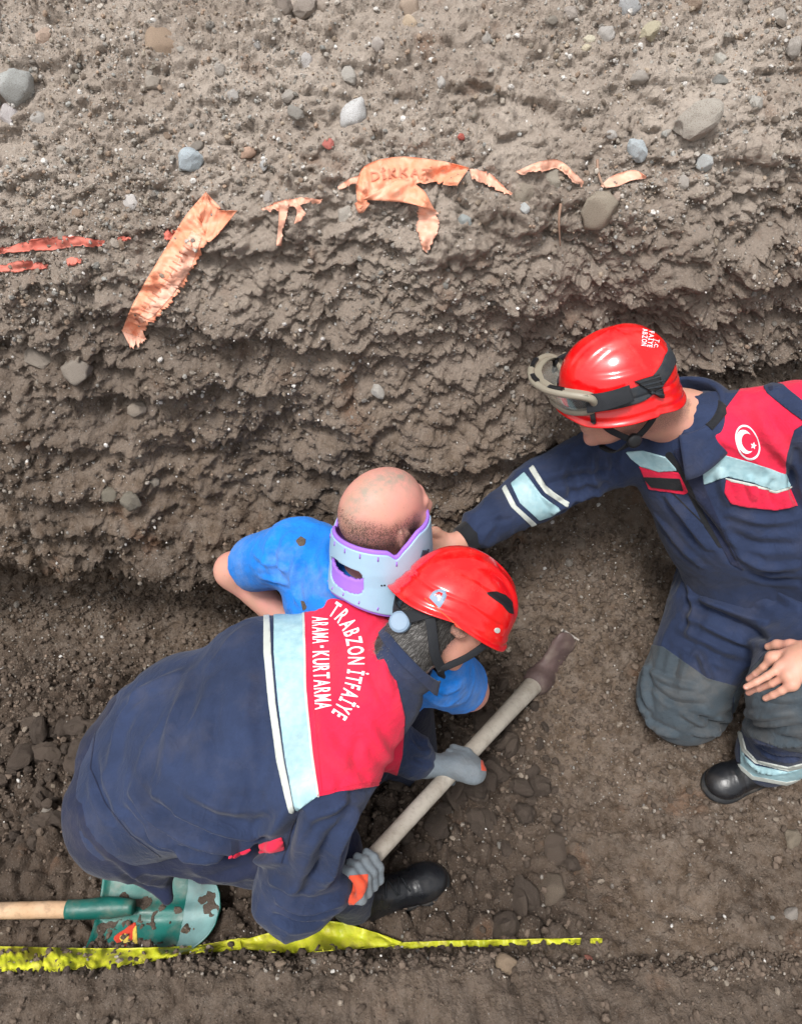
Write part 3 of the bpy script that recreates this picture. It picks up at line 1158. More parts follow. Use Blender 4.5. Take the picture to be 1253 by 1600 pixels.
# random stones: spread by area over the wall and banks
tc_ = CAM - TV
vis = inner & (rp > 3.0) & (rp < 16.9)
px_, py_, dp_ = proj(TV)
vis &= (px_ > -60) & (px_ < 1310) & (py_ > -60) & (py_ < 1660) & ((tc_ * GN).sum(1) > 0)
vi = np.where(vis)[0]
dens = 0.60 + 1.6 * soil_attr[vi, 0] ** 1.3
grp = fbm(TV[vi], 2.6, 3, 71)
dens *= np.clip(.55 + 1.9 * grp, .06, 2.2)
dens *= np.where(rp[vi] < 7, .5, 1)
dens /= dens.sum()
pick_ = rng.choice(vi, 230, p=dens)
for k, i in enumerate(pick_):
    low = soil_attr[i, 0]
    r = (rng.pareto(2.6) + 1) * .0062
    r = min(r, .026)
    t0 = np.array(TINTS[rng.integers(len(TINTS))]) * rng.uniform(.75, 1.1)
    t0 = t0 * (.55 + .45 * low) + np.array([.12, .095, .07]) * (.45 * (1 - low))
    put(STONES, 'stone', TV[i], GN[i], r, int(rng.integers(8)), t0, flat=rng.uniform(.7, 1.1), sink=rng.uniform(.3, .6))


def scatter(name, idx, rad, tints, sub_, seed, mat_, sinkr=(.1, .5)):
    shapes = [stone_shape(sub_, seed + k, 5, .12) for k in range(6)]
    r = np.random.default_rng(seed)
    Vs, Fs, Cs, off = [], [], [], 0
    which = r.integers(6, size=len(idx))
    for k in range(6):
        ids = idx[which == k]; rr = rad[which == k]; tt = tints[which == k]
        if len(ids) == 0:
            continue
        v, f = shapes[k]
        a = r.normal(size=(len(ids), 4)); a /= np.linalg.norm(a, axis=1, keepdims=True)
        w, x, y, z = a.T
        R = np.stack([1 - 2 * (y * y + z * z), 2 * (x * y - z * w), 2 * (x * z + y * w), 2 * (x * y + z * w), 1 - 2 * (x * x + z * z), 2 * (y * z - x * w), 2 * (x * z - y * w), 2 * (y * z + x * w), 1 - 2 * (x * x + y * y)], -1).reshape(-1, 3, 3)
        jit = r.normal(size=(len(ids), 3)) * .002
        pos = TV[ids] + jit + GN[ids] * (rr * (.6 - r.uniform(*sinkr, size=len(ids))))[:, None]
        vv = np.einsum('nij,vj->nvi', R, v) * rr[:, None, None] + pos[:, None]
        Vs.append(vv.reshape(-1, 3))
        ff = (f[None] + (np.arange(len(ids)) * len(v))[:, None, None]).reshape(-1, 3) + off
        Fs.append(ff); off += len(ids) * len(v)
        Cs.append(np.repeat(tt, len(v), 0))
    V, F, C = np.concatenate(Vs), np.concatenate(Fs), np.concatenate(Cs)
    me = mesh_np(name, V, F, smooth=False)
    c = me.color_attributes.new('tint', 'FLOAT_COLOR', 'POINT')
    c.data.foreach_set('color', np.concatenate([C, np.ones((len(C), 1))], 1).astype(np.float32).ravel())
    return link(name, me, mat_, ground, kind='stuff')


ng = 38000
gi = rng.choice(vi, ng, p=dens)
gr = np.minimum((rng.pareto(2.4, ng) + 1) * .0018, .0085)
low = soil_attr[gi, 0][:, None]
gt = np.array(TINTS)[rng.integers(len(TINTS), size=ng)] * rng.uniform(.6, 1.15, (ng, 1))
gt = gt * (.55 + .45 * low) + np.array([.10, .075, .058]) * .45 * (1 - low)
wht = rng.random(ng) < .07
gt[wht] = np.array([.62, .60, .57])
scatter('gravel', gi, gr, gt, 1, 900, M['gravel'])

# loose dug clods on the pit floor
pv = np.where(inner & (pit_full > .3) & (rp > 4.1) & (rp < 7.4) & (((px_ > 610) & (px_ < 900) & (py_ > 1040) & (py_ < 1460)) | ((px_ > -120) & (px_ < 175) & (py_ > 1130) & (py_ < 1500)) | ((px_ > 330) & (px_ < 450) & (py_ > 1370) & (py_ < 1470))))[0]
Xp, Yp = TV[pv, 0], TV[pv, 1]
wgt = .35 + 1.2 * np.exp(-(((Xp - .28) / .20) ** 2 + ((Yp - .92) / .22) ** 2)) + 1.0 * np.exp(-(((Xp + 1.0) / .25) ** 2 + ((Yp - .80) / .30) ** 2))
wgt *= (Yp > .50)
wgt /= wgt.sum()
SHOE_BOX = (-.18, .16, .50, .72)
cnt = 0
for i in rng.choice(pv, 420, p=wgt):
    x, y, z = TV[i]
    if SHOE_BOX[0] < x < SHOE_BOX[1] and SHOE_BOX[2] < y < SHOE_BOX[3]:
        continue
    if x < -.42 and y < .72:
        continue
    r = min((rng.pareto(1.6) + 1) * .0120, .046)
    put(CLODS, 'clod', TV[i] + np.array([0, 0, rng.uniform(0, .012)]), nrm(GN[i] + rng.normal(size=3) * .5), r, int(rng.integers(7)), flat=rng.uniform(.8, 1.3), sink=rng.uniform(-.05, .35))
    cnt += 1
    if cnt >= 225:
        break
fl = np.where(inner & (rp > 1.8) & (rp < 8.2) & (px_ > -150) & (px_ < 1400) & (py_ < 1750))[0]
nd = 30000
di = rng.choice(fl, nd)
dr = np.minimum((rng.pareto(2.0, nd) + 1) * .0026, .013)
dtn = np.array([.095, .071, .055]) * rng.uniform(.6, 1.7, (nd, 1))
pl_ = (rng.random(nd) < .03) & (dr < .0048)
dtn[pl_] = np.array([.38, .35, .31])
dtn[rng.random(nd) < .05] = np.array([.24, .20, .16])
scatter('soil_crumbs', di, dr, dtn, 1, 950, M['gravel'])

# ------------------------------------------------------------ people: shared builders
def frame(F, U):
    U = nrm(U); F = nrm(np.asarray(F, float) - U * (np.asarray(F, float) @ U))
    return F, U, np.cross(F, U)                          # forward, up, right


def head_prims(c, F, U, R, s=1.0):
    def P(f, r, u):
        return c + s * (F * f + R * r + U * u)
    ax = (F, R, U)
    L = [el(P(-.012, 0, .035), np.array([.098, .077, .088]) * s, ax, .02),
         el(P(-.035, 0, .012), np.array([.070, .070, .070]) * s, ax, .03),
         el(P(.035, 0, -.03), np.array([.060, .058, .080]) * s, ax, .03),
         el(P(.042, 0, -.088), np.array([.046, .046, .030]) * s, ax, .03),
         el(P(.078, 0, -.105), np.array([.018, .020, .016]) * s, ax, .015),
         rc(P(.078, -.034, .024), P(.084, 0, .026), .013 * s, .014 * s, .012),
         rc(P(.084, 0, .026), P(.078, .034, .024), .014 * s, .013 * s, .012),
         rc(P(.090, 0, .016), P(.112, 0, -.030), .009 * s, .013 * s, .012),
         el(P(.100, -.012, -.034), np.array([.012, .008, .009]) * s, ax, .008),
         el(P(.100, .012, -.034), np.array([.012, .008, .009]) * s, ax, .008)]
    for q in (-1, 1):
        L += [el(P(.062, q * .042, -.024), np.array([.024, .022, .020]) * s, ax, .02),
              sub(el(P(.100, q * .032, .004), np.array([.018, .017, .012]) * s, ax, .012)),
              el(P(.079, q * .031, .003), np.array([.012, .013, .010]) * s, ax, .004),
              el(P(-.008, q * .080, -.012), np.array([.020, .009, .033]) * s, (nrm(F + .25 * U), nrm(R + q * -.35 * F), U), .008),
              sub(el(P(.000, q * .090, -.008), np.array([.010, .007, .017]) * s, ax, .006)),
              el(P(-.022, q * .086, .000), np.array([.008, .006, .028]) * s, ax, .006)]
    L += [el(P(.092, 0, -.063), np.array([.010, .024, .006]) * s, ax, .006),
          el(P(.090, 0, -.074), np.array([.010, .021, .007]) * s, ax, .006)]
    return L


def finger(pts, r0, r1, k=.006):
    return [rc(pts[i], pts[i + 1], r0 + (r1 - r0) * i / (len(pts) - 1), r0 + (r1 - r0) * (i + 1) / (len(pts) - 1), k) for i in range(len(pts) - 1)]


def grip(hc, axis, palm, hr, wrist, s=1.0, tipr=.0085, tsign=1):
    """hand closed round a bar: hc on the bar axis, palm = outward direction of the palm; fingers curl towards axis x palm * tsign"""
    a = nrm(axis); p = nrm(np.asarray(palm, float) - a * (np.asarray(palm, float) @ a)); q = np.cross(a, p) * tsign
    R = hr + .0115
    L = []
    lens = [.98, 1.0, .95, .84]
    def ring(al, th, rr=R):
        t = math.radians(th)
        return hc + a * al + rr * (math.cos(t) * p + math.sin(t) * q)
    for i in range(4):
        al = (1.5 - i) * .0215 * s
        pts = [ring(al, -8, R + .008), ring(al, 48, R + .006), ring(al, 48 + 62 * lens[i], R), ring(al, 48 + 112 * lens[i], R), ring(al, 48 + 150 * lens[i], R - .001)]
        L += finger(pts, .0118 * s, tipr * s)
    # palm
    L += [el(ring(0, -30, R + .008), (.046 * s, .034 * s, .016 * s), (a, np.cross(p, a), p), .012)]
    L += [el(ring(.0, -62, R + .016), (.040 * s, .026 * s, .019 * s), (a, nrm(-q + p), nrm(p + q * .3)), .014)]
    # thumb leaves the side of the palm and closes the other way
    L += finger([ring(.030 * s, -50, R + .012), ring(.050 * s, -75, R + .006), ring(.056 * s, -112, R + .002), ring(.052 * s, -145, R)], .0135 * s, .0098 * s)
    w = np.asarray(wrist, float)
    L += [rc(ring(0, -60, R + .02), w, .027 * s, .028 * s, .02)]
    return L


def flat_hand(wrist, knuckles, tips, thumb, nrm_up, s=1.0):
    """open hand: knuckles (4), tips (4) with two in-between joints arched along nrm_up; thumb polyline"""
    L = []
    wrist = np.asarray(wrist, float); K = [np.asarray(k, float) for k in knuckles]; T = [np.asarray(t, float) for t in tips]
    n = nrm(nrm_up)
    for i in range(4):
        a, b = K[i], T[i]
        arch = np.linalg.norm(b - a) * .13
        pts = [a, a + (b - a) * .45 + n * arch, a + (b - a) * .75 + n * arch * .75, b]
        L += finger(pts, .0098 * s, .0076 * s, .004)
        L.append(el(a, (.012 * s,) * 3, None, .01))
        L.append(rc(wrist + (a - wrist) * .25, a, .016 * s, .0115 * s, .016))
    L.append(el((K[1] + K[2] + wrist) / 3 - n * .003, (.030 * s, .030 * s, .018 * s), None, .02))
    L += finger([np.asarray(t, float) for t in thumb], .0135 * s, .0095 * s, .01)
    return L


def build_body(parent, name, coarse, fines, mat_, attr=None):
    """coarse prims at 9 mm, fine pieces [(prims, lo, hi, h)] for head and hands, all one mesh"""
    V, Q = solid(coarse, .009, sm=1)
    ce = V[Q].mean(1)
    keep = np.ones(len(Q), bool)
    for pr, lo, hi, h in fines:
        keep &= ~((ce > np.asarray(lo) + .012) & (ce < np.asarray(hi) - .012)).all(1)
    parts = [(V, to_tris(Q[keep]))]
    for pr, lo, hi, h in fines:
        v, q = solid(pr, h, lo, hi, sm=1)
        parts.append((v, to_tris(q)))
    V, T = join(parts)
    u, inv = np.unique(T, return_inverse=True)
    V, T = V[u], inv.reshape(-1, 3)
    me = mesh_np(name, V, T)
    A = np.zeros((len(V), 4), np.float32); A[:, 3] = 1
    if attr is not None:
        A[:, :3] = attr(V)
    c = me.color_attributes.new('hair', 'FLOAT_COLOR', 'POINT')
    c.data.foreach_set('color', A.ravel())
    return link(name, me, mat_, parent)


def box_of(prims, m):
    bs = [_box(p[1:] if p[0] == 's' else p, m) for p in prims if p[0] != 'h']
    return np.min([b[0] for b in bs], 0), np.max([b[1] for b in bs], 0)


def cloth(prims, h, specs=(), seed=1, amp=.0035, fine=.0016, sm=2, aniso=None, stretch=None):
    V, Q = solid(prims, h, sm=sm)
    T = to_tris(Q)
    N = vnormals(V, T)
    A = V if aniso is None else V @ np.asarray(aniso, float).T
    D = amp * fbm(A, 9, 3, seed) + fine * fbm(A, 26, 2, seed + 5, ridged=True)
    if stretch is not None:                                    # drawn-out creases along one direction
        dr, k, am = stretch
        dr = nrm(dr)
        B = V + .03 * np.stack([vnoise(V, 6, seed + 60 + i) for i in range(3)], 1)
        B = B - np.multiply.outer(B @ dr, dr) * (1 - 1 / k)
        rg = 1 - np.abs(fbm(B, 11, 2, seed + 50)) * 2.2
        D = D + am * (np.clip(rg, 0, 1) ** 2.5) * sstep(-.15, .35, fbm(V, 4, 2, seed + 70))
    if specs:
        D = D + folds(V, N, bvh_of(V, T), specs)
    V = V + N * D[:, None]
    V = smooth_mesh(V, T, 1, .2)
    return Surf(V, T)


def helmet(parent, c, F, U, R, a=.147, b=.119, hgt=.128, base=-.012, s=1.0):
    """hard rescue helmet shell; returns (object, outer Surf, point function)"""
    nph, nt = 144, 56
    def pt(ph, t, off=0.0):
        f, r = np.cos(ph), np.sin(ph)
        g = (1 - t ** 2.35) ** (1 / 2.1)
        rim = base - .030 * sstep(-.1, -.95, f) - .006 * np.abs(r) ** 2 * (f > -.3) + .012 * sstep(.72, 1, f)
        z = rim + (hgt - rim) * t ** .93
        fl = .011 * np.exp(-(t / .045) ** 2) + .004 * np.exp(-((t - .10) / .05) ** 2)
        step = -.0055 * sstep(.60, .66, t) * sstep(.5, .9, np.abs(r)) - .004 * np.exp(-((t - .30) / .02) ** 2) * (f < .5)
        lr = np.abs(r * b * g)
        ridge = .0075 * (sstep(.056, .042, lr)) * sstep(.25, .5, t) + .004 * sstep(.022, .012, lr) * sstep(.45, .7, t)
        af = a * np.where(f > 0, 1.0, 1.04)
        x = f * (af * g + fl + step + off); y = r * (b * g + fl + step + off)
        zz = z + ridge + off * t
        return np.asarray(c) + s * (np.multiply.outer(x, F) + np.multiply.outer(y, R) + np.multiply.outer(zz, U))
    ph = np.linspace(0, 2 * math.pi, nph, endpoint=False)
    ts = np.concatenate([np.linspace(0, .14, 14, endpoint=False), np.linspace(.14, .995, nt - 14)])
    PP, TT = np.meshgrid(ph, ts, indexing='ij')
    Vo = pt(PP.ravel(), TT.ravel())
    ii = np.arange(nph * nt).reshape(nph, nt)
    i2 = np.roll(ii, -1, 0)
    Fq = np.stack([ii[:, :-1], ii[:, 1:], i2[:, 1:], i2[:, :-1]], -1).reshape(-1, 4)
    top = pt(np.array([0.0]), np.array([1.0]))
    Vo = np.concatenate([Vo, top]); ti = len(Vo) - 1
    T = np.concatenate([to_tris(Fq), np.stack([ii[:, -1], np.full(nph, ti), i2[:, -1]], 1)])
    N = vnormals(Vo, T)
    if (N[ti] @ U) < 0:
        T = T[:, ::-1]; N = -N
    surf = Surf(Vo, T)
    Vi = Vo - surf.N * .006
    n = len(Vo)
    be = np.stack([ii[:, 0], i2[:, 0]], 1)
    rimq = np.concatenate([np.stack([be[:, 0], be[:, 1], be[:, 1] + n], 1), np.stack([be[:, 0], be[:, 1] + n, be[:, 0] + n], 1)])
    me = mesh_np('helmet', np.concatenate([Vo, Vi]), np.concatenate([T, T[:, ::-1] + n, rimq]))
    o = link('helmet', me, M['helmet'], parent)
    return o, surf, pt


def local(c, F, U, R):
    c = np.asarray(c)
    def f(V):
        q = V - c
        return q @ F, q @ R, q @ U
    return f


def shoe(parent, heel, toe, zb, hgt=.105, w=.044, tilt=0.0, name='shoe'):
    """leather shoe from heel to toe standing at height zb"""
    heel = np.array([heel[0], heel[1], zb]); toe = np.array([toe[0], toe[1], zb + tilt])
    d = nrm(toe - heel); L = np.linalg.norm(toe - heel)
    up = nrm(np.array([0, 0, 1.0]) - d * d[2]); sd_ = np.cross(d, up)
    def P(f, r, u):
        return heel + d * f * L + sd_ * r + up * u
    ax = (d, sd_, up)
    upper = [el(P(.17, 0, .045), (L * .20, w * .86, .045), ax, .03), el(P(.50, 0, .040), (L * .34, w * .92, .042), ax, .04),
             el(P(.78, 0, .034), (L * .20, w * 1.0, .034), ax, .03), rc(P(.16, 0, .05), P(.14, 0, hgt), .038, .040, .03),
             rc(P(.42, 0, .055), P(.24, 0, hgt - .01), .030, .036, .04), cut(P(0, 0, .012), -up)]
    v, q = solid(upper, .004, sm=2)
    x = ((v - heel) @ d) / L; rr = (v - heel) @ sd_; uu = (v - heel) @ up
    N = vnormals(v, q)
    cre = -.0016 * np.exp(-((x - .66) / .012) ** 2) - .0014 * np.exp(-((x - .62 + rr * .8) / .010) ** 2) + .0012 * np.exp(-((x - .72) / .012) ** 2) - .002 * np.exp(-((uu - .022) / .003) ** 2) + .0012 * fbm(v, 45, 3, 3)
    v = v + N * cre[:, None]
    o = link(name, mesh_np(name, v, q), M['shoe'], parent)
    S = Surf(v, q)
    sole = [el(P(.20, 0, .010), (L * .23, w * 1.0, .020), ax, .02), el(P(.50, 0, .010), (L * .34, w * .98, .019), ax, .02), el(P(.77, 0, .010), (L * .235, w * 1.1, .019), ax, .02), cut(P(0, 0, .021), up), cut(P(0, 0, -.004), -up)]
    v2, q2 = solid(sole, .004, sm=1)
    link('sole', mesh_np('sole', v2, q2), M['sole'], o)
    b = S.bvh()
    lace = []
    for i in range(4):
        f0 = .44 + i * .055
        pts = []
        for r_ in np.linspace(-.022, .022, 7):
            st = P(f0 + (.02 if i % 2 else -.02) * r_ / .022, r_, .2)
            loc, n, k, dd = b.ray_cast(Vector(st), Vector(-up))
            if loc is not None:
                pts.append(np.array(loc) + up * .002)
        if len(pts) > 3:
            lace.append(tube(pts, .0026, 6))
    if lace:
        v3, t3 = join(lace)
        link('lace', mesh_np('lace', v3, t3), M['strap'], o)
    return o


def text_mesh(body, size=1.0, bold=.0):
    cu = bpy.data.curves.new('txt', 'FONT')
    cu.body = body; cu.size = size; cu.offset = bold; cu.resolution_u = 3
    o = bpy.data.objects.new('txt', cu)
    COL.objects.link(o)
    dg = bpy.context.evaluated_depsgraph_get()
    me = bpy.data.meshes.new_from_object(o.evaluated_get(dg))
    bm = bmesh.new(); bm.from_mesh(me)
    bmesh.ops.triangulate(bm, faces=bm.faces)
    long = [e for e in bm.edges if e.calc_length() > size * .25]
    if long:
        bmesh.ops.subdivide_edges(bm, edges=long, cuts=2)
        bmesh.ops.triangulate(bm, faces=bm.faces)
    V = np.array([v.co[:2] for v in bm.verts]) if len(bm.verts) else np.zeros((0, 2))
    T = np.array([[v.index for v in f.verts] for f in bm.faces]) if len(bm.faces) else np.zeros((0, 3), int)
    bm.free()
    bpy.data.objects.remove(o); bpy.data.curves.remove(cu); bpy.data.meshes.remove(me)
    return V, T


def px_text(surf, body, curve, up_side, height, off=.0025, bold=.02, alt=None):
    """letters along a pixel curve laid on a surface; up_side=+1 puts letter tops to the left of travel (image y down)"""
    C = catmull(curve, 200)
    seg = np.concatenate([[0], np.cumsum(np.linalg.norm(np.diff(C, axis=0), axis=1))])
    Lc = seg[-1]
    glyphs, adv = [], 0.0
    for ch in body:
        if ch == ' ':
            adv += .32; continue
        V, T = text_mesh(ch, 1.0, bold)
        if len(V) == 0:
            continue
        w = V[:, 0].max() - V[:, 0].min()
        glyphs.append((adv - V[:, 0].min(), V, T)); adv += w + .10
    sx = Lc / adv
    out = []
    b = surf.bvh()
    for a0, V, T in glyphs:
        s_ = (V[:, 0] + a0) * sx
        h_ = V[:, 1] / .72 * height
        i = np.clip(np.searchsorted(seg, s_) - 1, 0, len(seg) - 2)
        cm = np.clip(np.searchsorted(seg, (V[:, 0].mean() + a0) * sx) - 1, 0, len(seg) - 2)
        t = (s_ - seg[i]) / (seg[i + 1] - seg[i] + 1e-9)
        P = C[i] + (C[i + 1] - C[i]) * t[:, None]
        d = C[min(cm + 3, len(C) - 1)] - C[max(cm - 3, 0)]; d /= np.linalg.norm(d)
        nrm2 = np.array([d[1], -d[0]]) * up_side
        P = P + nrm2 * h_[:, None]
        W = []
        ok = True
        for p in P:
            l_, n_ = hit(b, p[0], p[1])
            if l_ is None and alt is not None:
                l_, n_ = hit(alt.bvh(), p[0], p[1])
            if l_ is None:
                ok = False; break
            W.append(l_ + n_ * off)
        if ok:
            out.append((np.array(W), T))
    return join(out) if out else (np.zeros((0, 3)), np.zeros((0, 3), int))


def neck_collar(base, axis, front, rx, ry, rows, gap=35, n=64, point=0.0, thick=.004, lean=0.0):
    """jacket collar: rows of (radius scale, height); open at the front by +-gap degrees"""
    ax = nrm(axis); f = nrm(np.asarray(front, float) - ax * (np.asarray(front, float) @ ax)); r = np.cross(f, ax)
    ph = np.radians(np.linspace(gap, 360 - gap, n))
    ends = np.exp(-((np.degrees(ph) - gap) / 30) ** 2) + np.exp(-((360 - gap - np.degrees(ph)) / 30) ** 2)
    V = []
    for j, (k, h) in enumerate(rows):
        ex = 1 + (point * ends if j == len(rows) - 1 else 0)
        wav = 1 + .012 * np.sin(ph * 5 + j)
        V.append(np.asarray(base) + np.multiply.outer(np.cos(ph) * rx * k * ex * wav, f) + np.multiply.outer(np.sin(ph) * ry * k * ex * wav, r)
                 + np.multiply.outer(np.full(n, h) - (0.03 * ends * point if j == len(rows) - 1 else 0) + lean * np.cos(ph), ax))
    V = np.array(V)
    m = len(rows)
    V2 = []
    tt = np.linspace(0, m - 1, (m - 1) * 5 + 1)
    for i in range(n):
        V2.append(catmull(V[:, i], len(tt)))
    V2 = np.array(V2)
    k = len(tt)
    ii = np.arange(n * k).reshape(n, k)
    Fq = np.stack([ii[:-1, :-1], ii[1:, :-1], ii[1:, 1:], ii[:-1, 1:]], -1).reshape(-1, 4)
    Vf = V2.reshape(-1, 3)
    N = vnormals(Vf, Fq)
    nn = len(Vf)
    Vall = np.concatenate([Vf + N * thick / 2, Vf - N * thick / 2])
    rim = list(ii[0]) + list(ii[1:, -1]) + list(ii[-1, ::-1][1:]) + list(ii[::-1, 0][1:])
    R = [(rim[i], rim[i + 1], rim[i + 1] + nn, rim[i] + nn) for i in range(len(rim) - 1)]
    return Vall, np.concatenate([Fq, Fq[:, ::-1] + nn, np.array(R)])

# ------------------------------------------------------------ the man being dug out: blue T-shirt, stiff neck collar
vp = thing('person', (-.08, 1.08, 0.0), 'bald man in blue T-shirt and pale neck collar, half buried below the wall', 'person')
vF, vU, vR = frame((.80, .58, -.10), (-.06, .10, 1))
vc = np.array([-.030, 1.098, .968])
v_sl, v_sr = np.array([-.265, 1.175, .745]), np.array([.085, .920, .630])
v_nb = np.array([-.070, 1.070, .800])
v_el, v_er = np.array([-.450, 1.265, .560]), np.array([.175, .985, .415])
v_wl, v_wr = np.array([-.235, 1.120, .400]), np.array([.03, 1.12, .32])
v_ch, v_pe = np.array([-.09, 1.06, .62]), np.array([-.10, 1.10, .28])
vhead = head_prims(vc, vF, vU, vR, .96)
vneck = [rc(vc - vU * .05 - vF * .025, v_nb, .062, .066, .03)]
vlat = nrm(v_sr - v_sl)
varms = [rc(v_sl, v_el, .046, .046, .03), rc(v_el, v_wl, .046, .032, .03), rc(v_sr, v_er, .046, .047, .03), rc(v_er, v_wr, .046, .032, .03),
         rc(v_wl, v_wl + np.array([.07, -.02, -.05]), .030, .026, .03), rc(v_wr, v_wr + np.array([-.06, .02, -.04]), .030, .026, .03)]
vtorso = [rc(v_ch + vlat * .09, v_pe + vlat * .07, .105, .11, .05), rc(v_ch - vlat * .09, v_pe - vlat * .07, .105, .11, .05),
          rc(v_nb - vU * .04, v_sl, .055, .040, .05), rc(v_nb - vU * .04, v_sr, .055, .040, .05)]
vlegs = [rc(v_pe + vlat * .09, np.array([.02, 1.02, -.12]), .10, .075, .04), rc(v_pe - vlat * .09, np.array([-.16, 1.18, -.12]), .10, .075, .04)]
hlo, hhi = box_of(vhead, .02)
hlo[2] = vc[2] - .155
vlocal = local(vc, vF, vU, vR)


def v_attr(V):
    f, r, u = vlocal(V)
    n = fbm(V, 30, 3, 5) * .012
    side = sstep(.060, .020, u + n + .25 * np.clip(f, -.2, .05)) * sstep(-.12, -.02, u) * sstep(.055, .02, f + n)
    top = sstep(.045, .085, u) * sstep(.035, -.015, np.abs(r - .0 + n) - .02) * .25
    near = np.linalg.norm(V - vc, axis=1) < .16
    hair = np.clip(side * (.55 + .45 * sstep(-.02, .05, r)) + top, 0, 1) * near
    rosy = near * sstep(.0, .10, u) * sstep(-.06, .06, f)
    dirt = near * sstep(.03, .09, u) * np.exp(-((r - .018 + .2 * n) / .030) ** 2) * sstep(.085, .03, f)
    return np.stack([hair, rosy * .8, dirt], 1)


hl1 = [rc(v_wl, v_wl + np.array([.06, -.02, -.045]), .03, .026)]
vh_l = flat_hand(v_wl + np.array([.03, -.01, -.02]), [v_wl + np.array(k) for k in ((.10, .02, -.05), (.105, .0, -.055), (.105, -.02, -.06), (.10, -.04, -.06))],
                 [v_wl + np.array(k) for k in ((.17, .03, -.09), (.18, .0, -.10), (.178, -.025, -.105), (.16, -.05, -.10))],
                 [v_wl + np.array(k) for k in ((.05, .02, -.03), (.08, .05, -.04), (.11, .06, -.055))], (0, 0, 1))
vh_r = flat_hand(v_wr + np.array([-.03, .01, -.02]), [v_wr + np.array(k) for k in ((-.10, .04, -.05), (-.105, .02, -.055), (-.105, .0, -.06), (-.10, -.02, -.06))],
                 [v_wr + np.array(k) for k in ((-.17, .05, -.09), (-.18, .02, -.10), (-.178, -.005, -.105), (-.16, -.03, -.10))],
                 [v_wr + np.array(k) for k in ((-.05, .04, -.03), (-.08, .07, -.04), (-.11, .08, -.055))], (0, 0, 1))
bl, bh = box_of(vh_l, .015)
cl, ch_ = box_of(vh_r, .015)
build_body(vp, 'body', vhead[:3] + vneck + varms + vtorso + vlegs,
           [(vhead + vneck, hlo, hhi, .003), (vh_l + varms, bl, bh, .004), (vh_r + varms, cl, ch_, .004)], M['skin1'], v_attr)
# cropped hair at the sides and back of the head
HSv = Surf(*solid(vhead[:3], .004, sm=2))
ha = v_attr(HSv.V)[:, 0]
cand = np.where(ha > .34)[0]
cand = rng.choice(cand, 4600, p=ha[cand] / ha[cand].sum())
sv, st_ = [], []
for k, i in enumerate(cand):
    n = HSv.N[i]
    dn = -vU * .6 - vF * .4
    d_ = nrm(dn - n * (dn @ n) + n * .9 + rng.normal(size=3) * .3)
    w_ = nrm(np.cross(n, d_)) * .00035
    b0 = HSv.V[i] + rng.normal(size=3) * .0012
    sv += [b0 - w_, b0 + w_, b0 + d_ * rng.uniform(.0025, .0055)]
    st_.append((3 * k, 3 * k + 1, 3 * k + 2))
link('hair', mesh_np('hair', np.array(sv), np.array(st_)), M['hair'], vp, kind='stuff')
# T-shirt
sl_end = v_sl + (v_el - v_sl) * .62
sr_end = v_sr + (v_er - v_sr) * .70
shirt_core = [rc(v_ch + vlat * .10 + np.array([0, -.005, .02]), v_pe + vlat * .08, .122, .13, .06), rc(v_ch - vlat * .10, v_pe - vlat * .08, .122, .13, .06),
              rc(v_nb - vU * .03, v_sl + np.array([.03, 0, .018]), .085, .074, .07), rc(v_nb - vU * .03, v_sr + np.array([-.02, 0, .012]), .085, .072, .07), rc(v_nb - vU * .05 - np.array([.02, .02, 0]), v_ch - np.array([.03, .06, 0]), .09, .12, .07),
              rc(v_ch + np.array([-.02, -.06, .06]), v_ch + np.array([0, -.06, -.1]), .10, .10, .08)]
sleeves = [rc(v_sl, sl_end, .076, .072, .035), rc(v_sr, sr_end, .074, .070, .035)]
sh_cut = [cut(v_nb + vU * .035, nrm(vU + .15 * vF), .01), cut(v_pe - np.array([0, 0, .06]), (0, 0, -1)), ]
# sleeves get their own cut so that the arm comes out of an open hem
shirt_p = shirt_core + sleeves + [cut(sl_end + nrm(v_el - v_sl) * .012, v_el - v_sl), cut(sr_end + nrm(v_er - v_sr) * .012, v_er - v_sr)] + sh_cut
VSH = cloth(shirt_p, .005, [(p, a * 2.0, w * .9) for p, a, w in [([(470, 860), (460, 900), (470, 950)], .006, .012), ([(440, 830), (425, 870), (440, 910)], -.006, .014), ([(500, 900), (540, 930), (600, 945)], .004, .012),
                            ([(490, 930), (540, 950)], -.004, .012), ([(395, 860), (420, 880), (450, 890)], .004, .010), ([(405, 900), (430, 905), (455, 915)], .004, .008),
                            ([(690, 1085), (720, 1070)], .005, .010), ([(680, 1105), (715, 1095)], -.004, .010), ([(520, 830), (505, 870), (515, 905)], .004, .012)]], 41, .007, .0020, 2, stretch=((.5, -.3, -.6), 3.5, .008))
shirt = link('t_shirt', mesh_np('t_shirt', VSH.V, VSH.T), M['tshirt'], vp)
add_panel(VSH, 'mud_stain', pxpoly([(462, 845), (470, 838), (478, 843), (477, 852), (468, 854)]), M['clod'], shirt, .0012)
add_panel(VSH, 'mud_stain', pxpoly([(470, 938), (476, 940), (480, 950), (474, 955)]), M['clod'], shirt, .0012)
# trousers (mostly hidden below the soil)
v, q = solid([rc(v_pe + vlat * .08, np.array([.02, 1.02, -.14]), .125, .10, .05), rc(v_pe - vlat * .08, np.array([-.16, 1.18, -.14]), .125, .10, .05)], .010)
link('trousers', mesh_np('trousers', v, q), M['navy2'], vp)


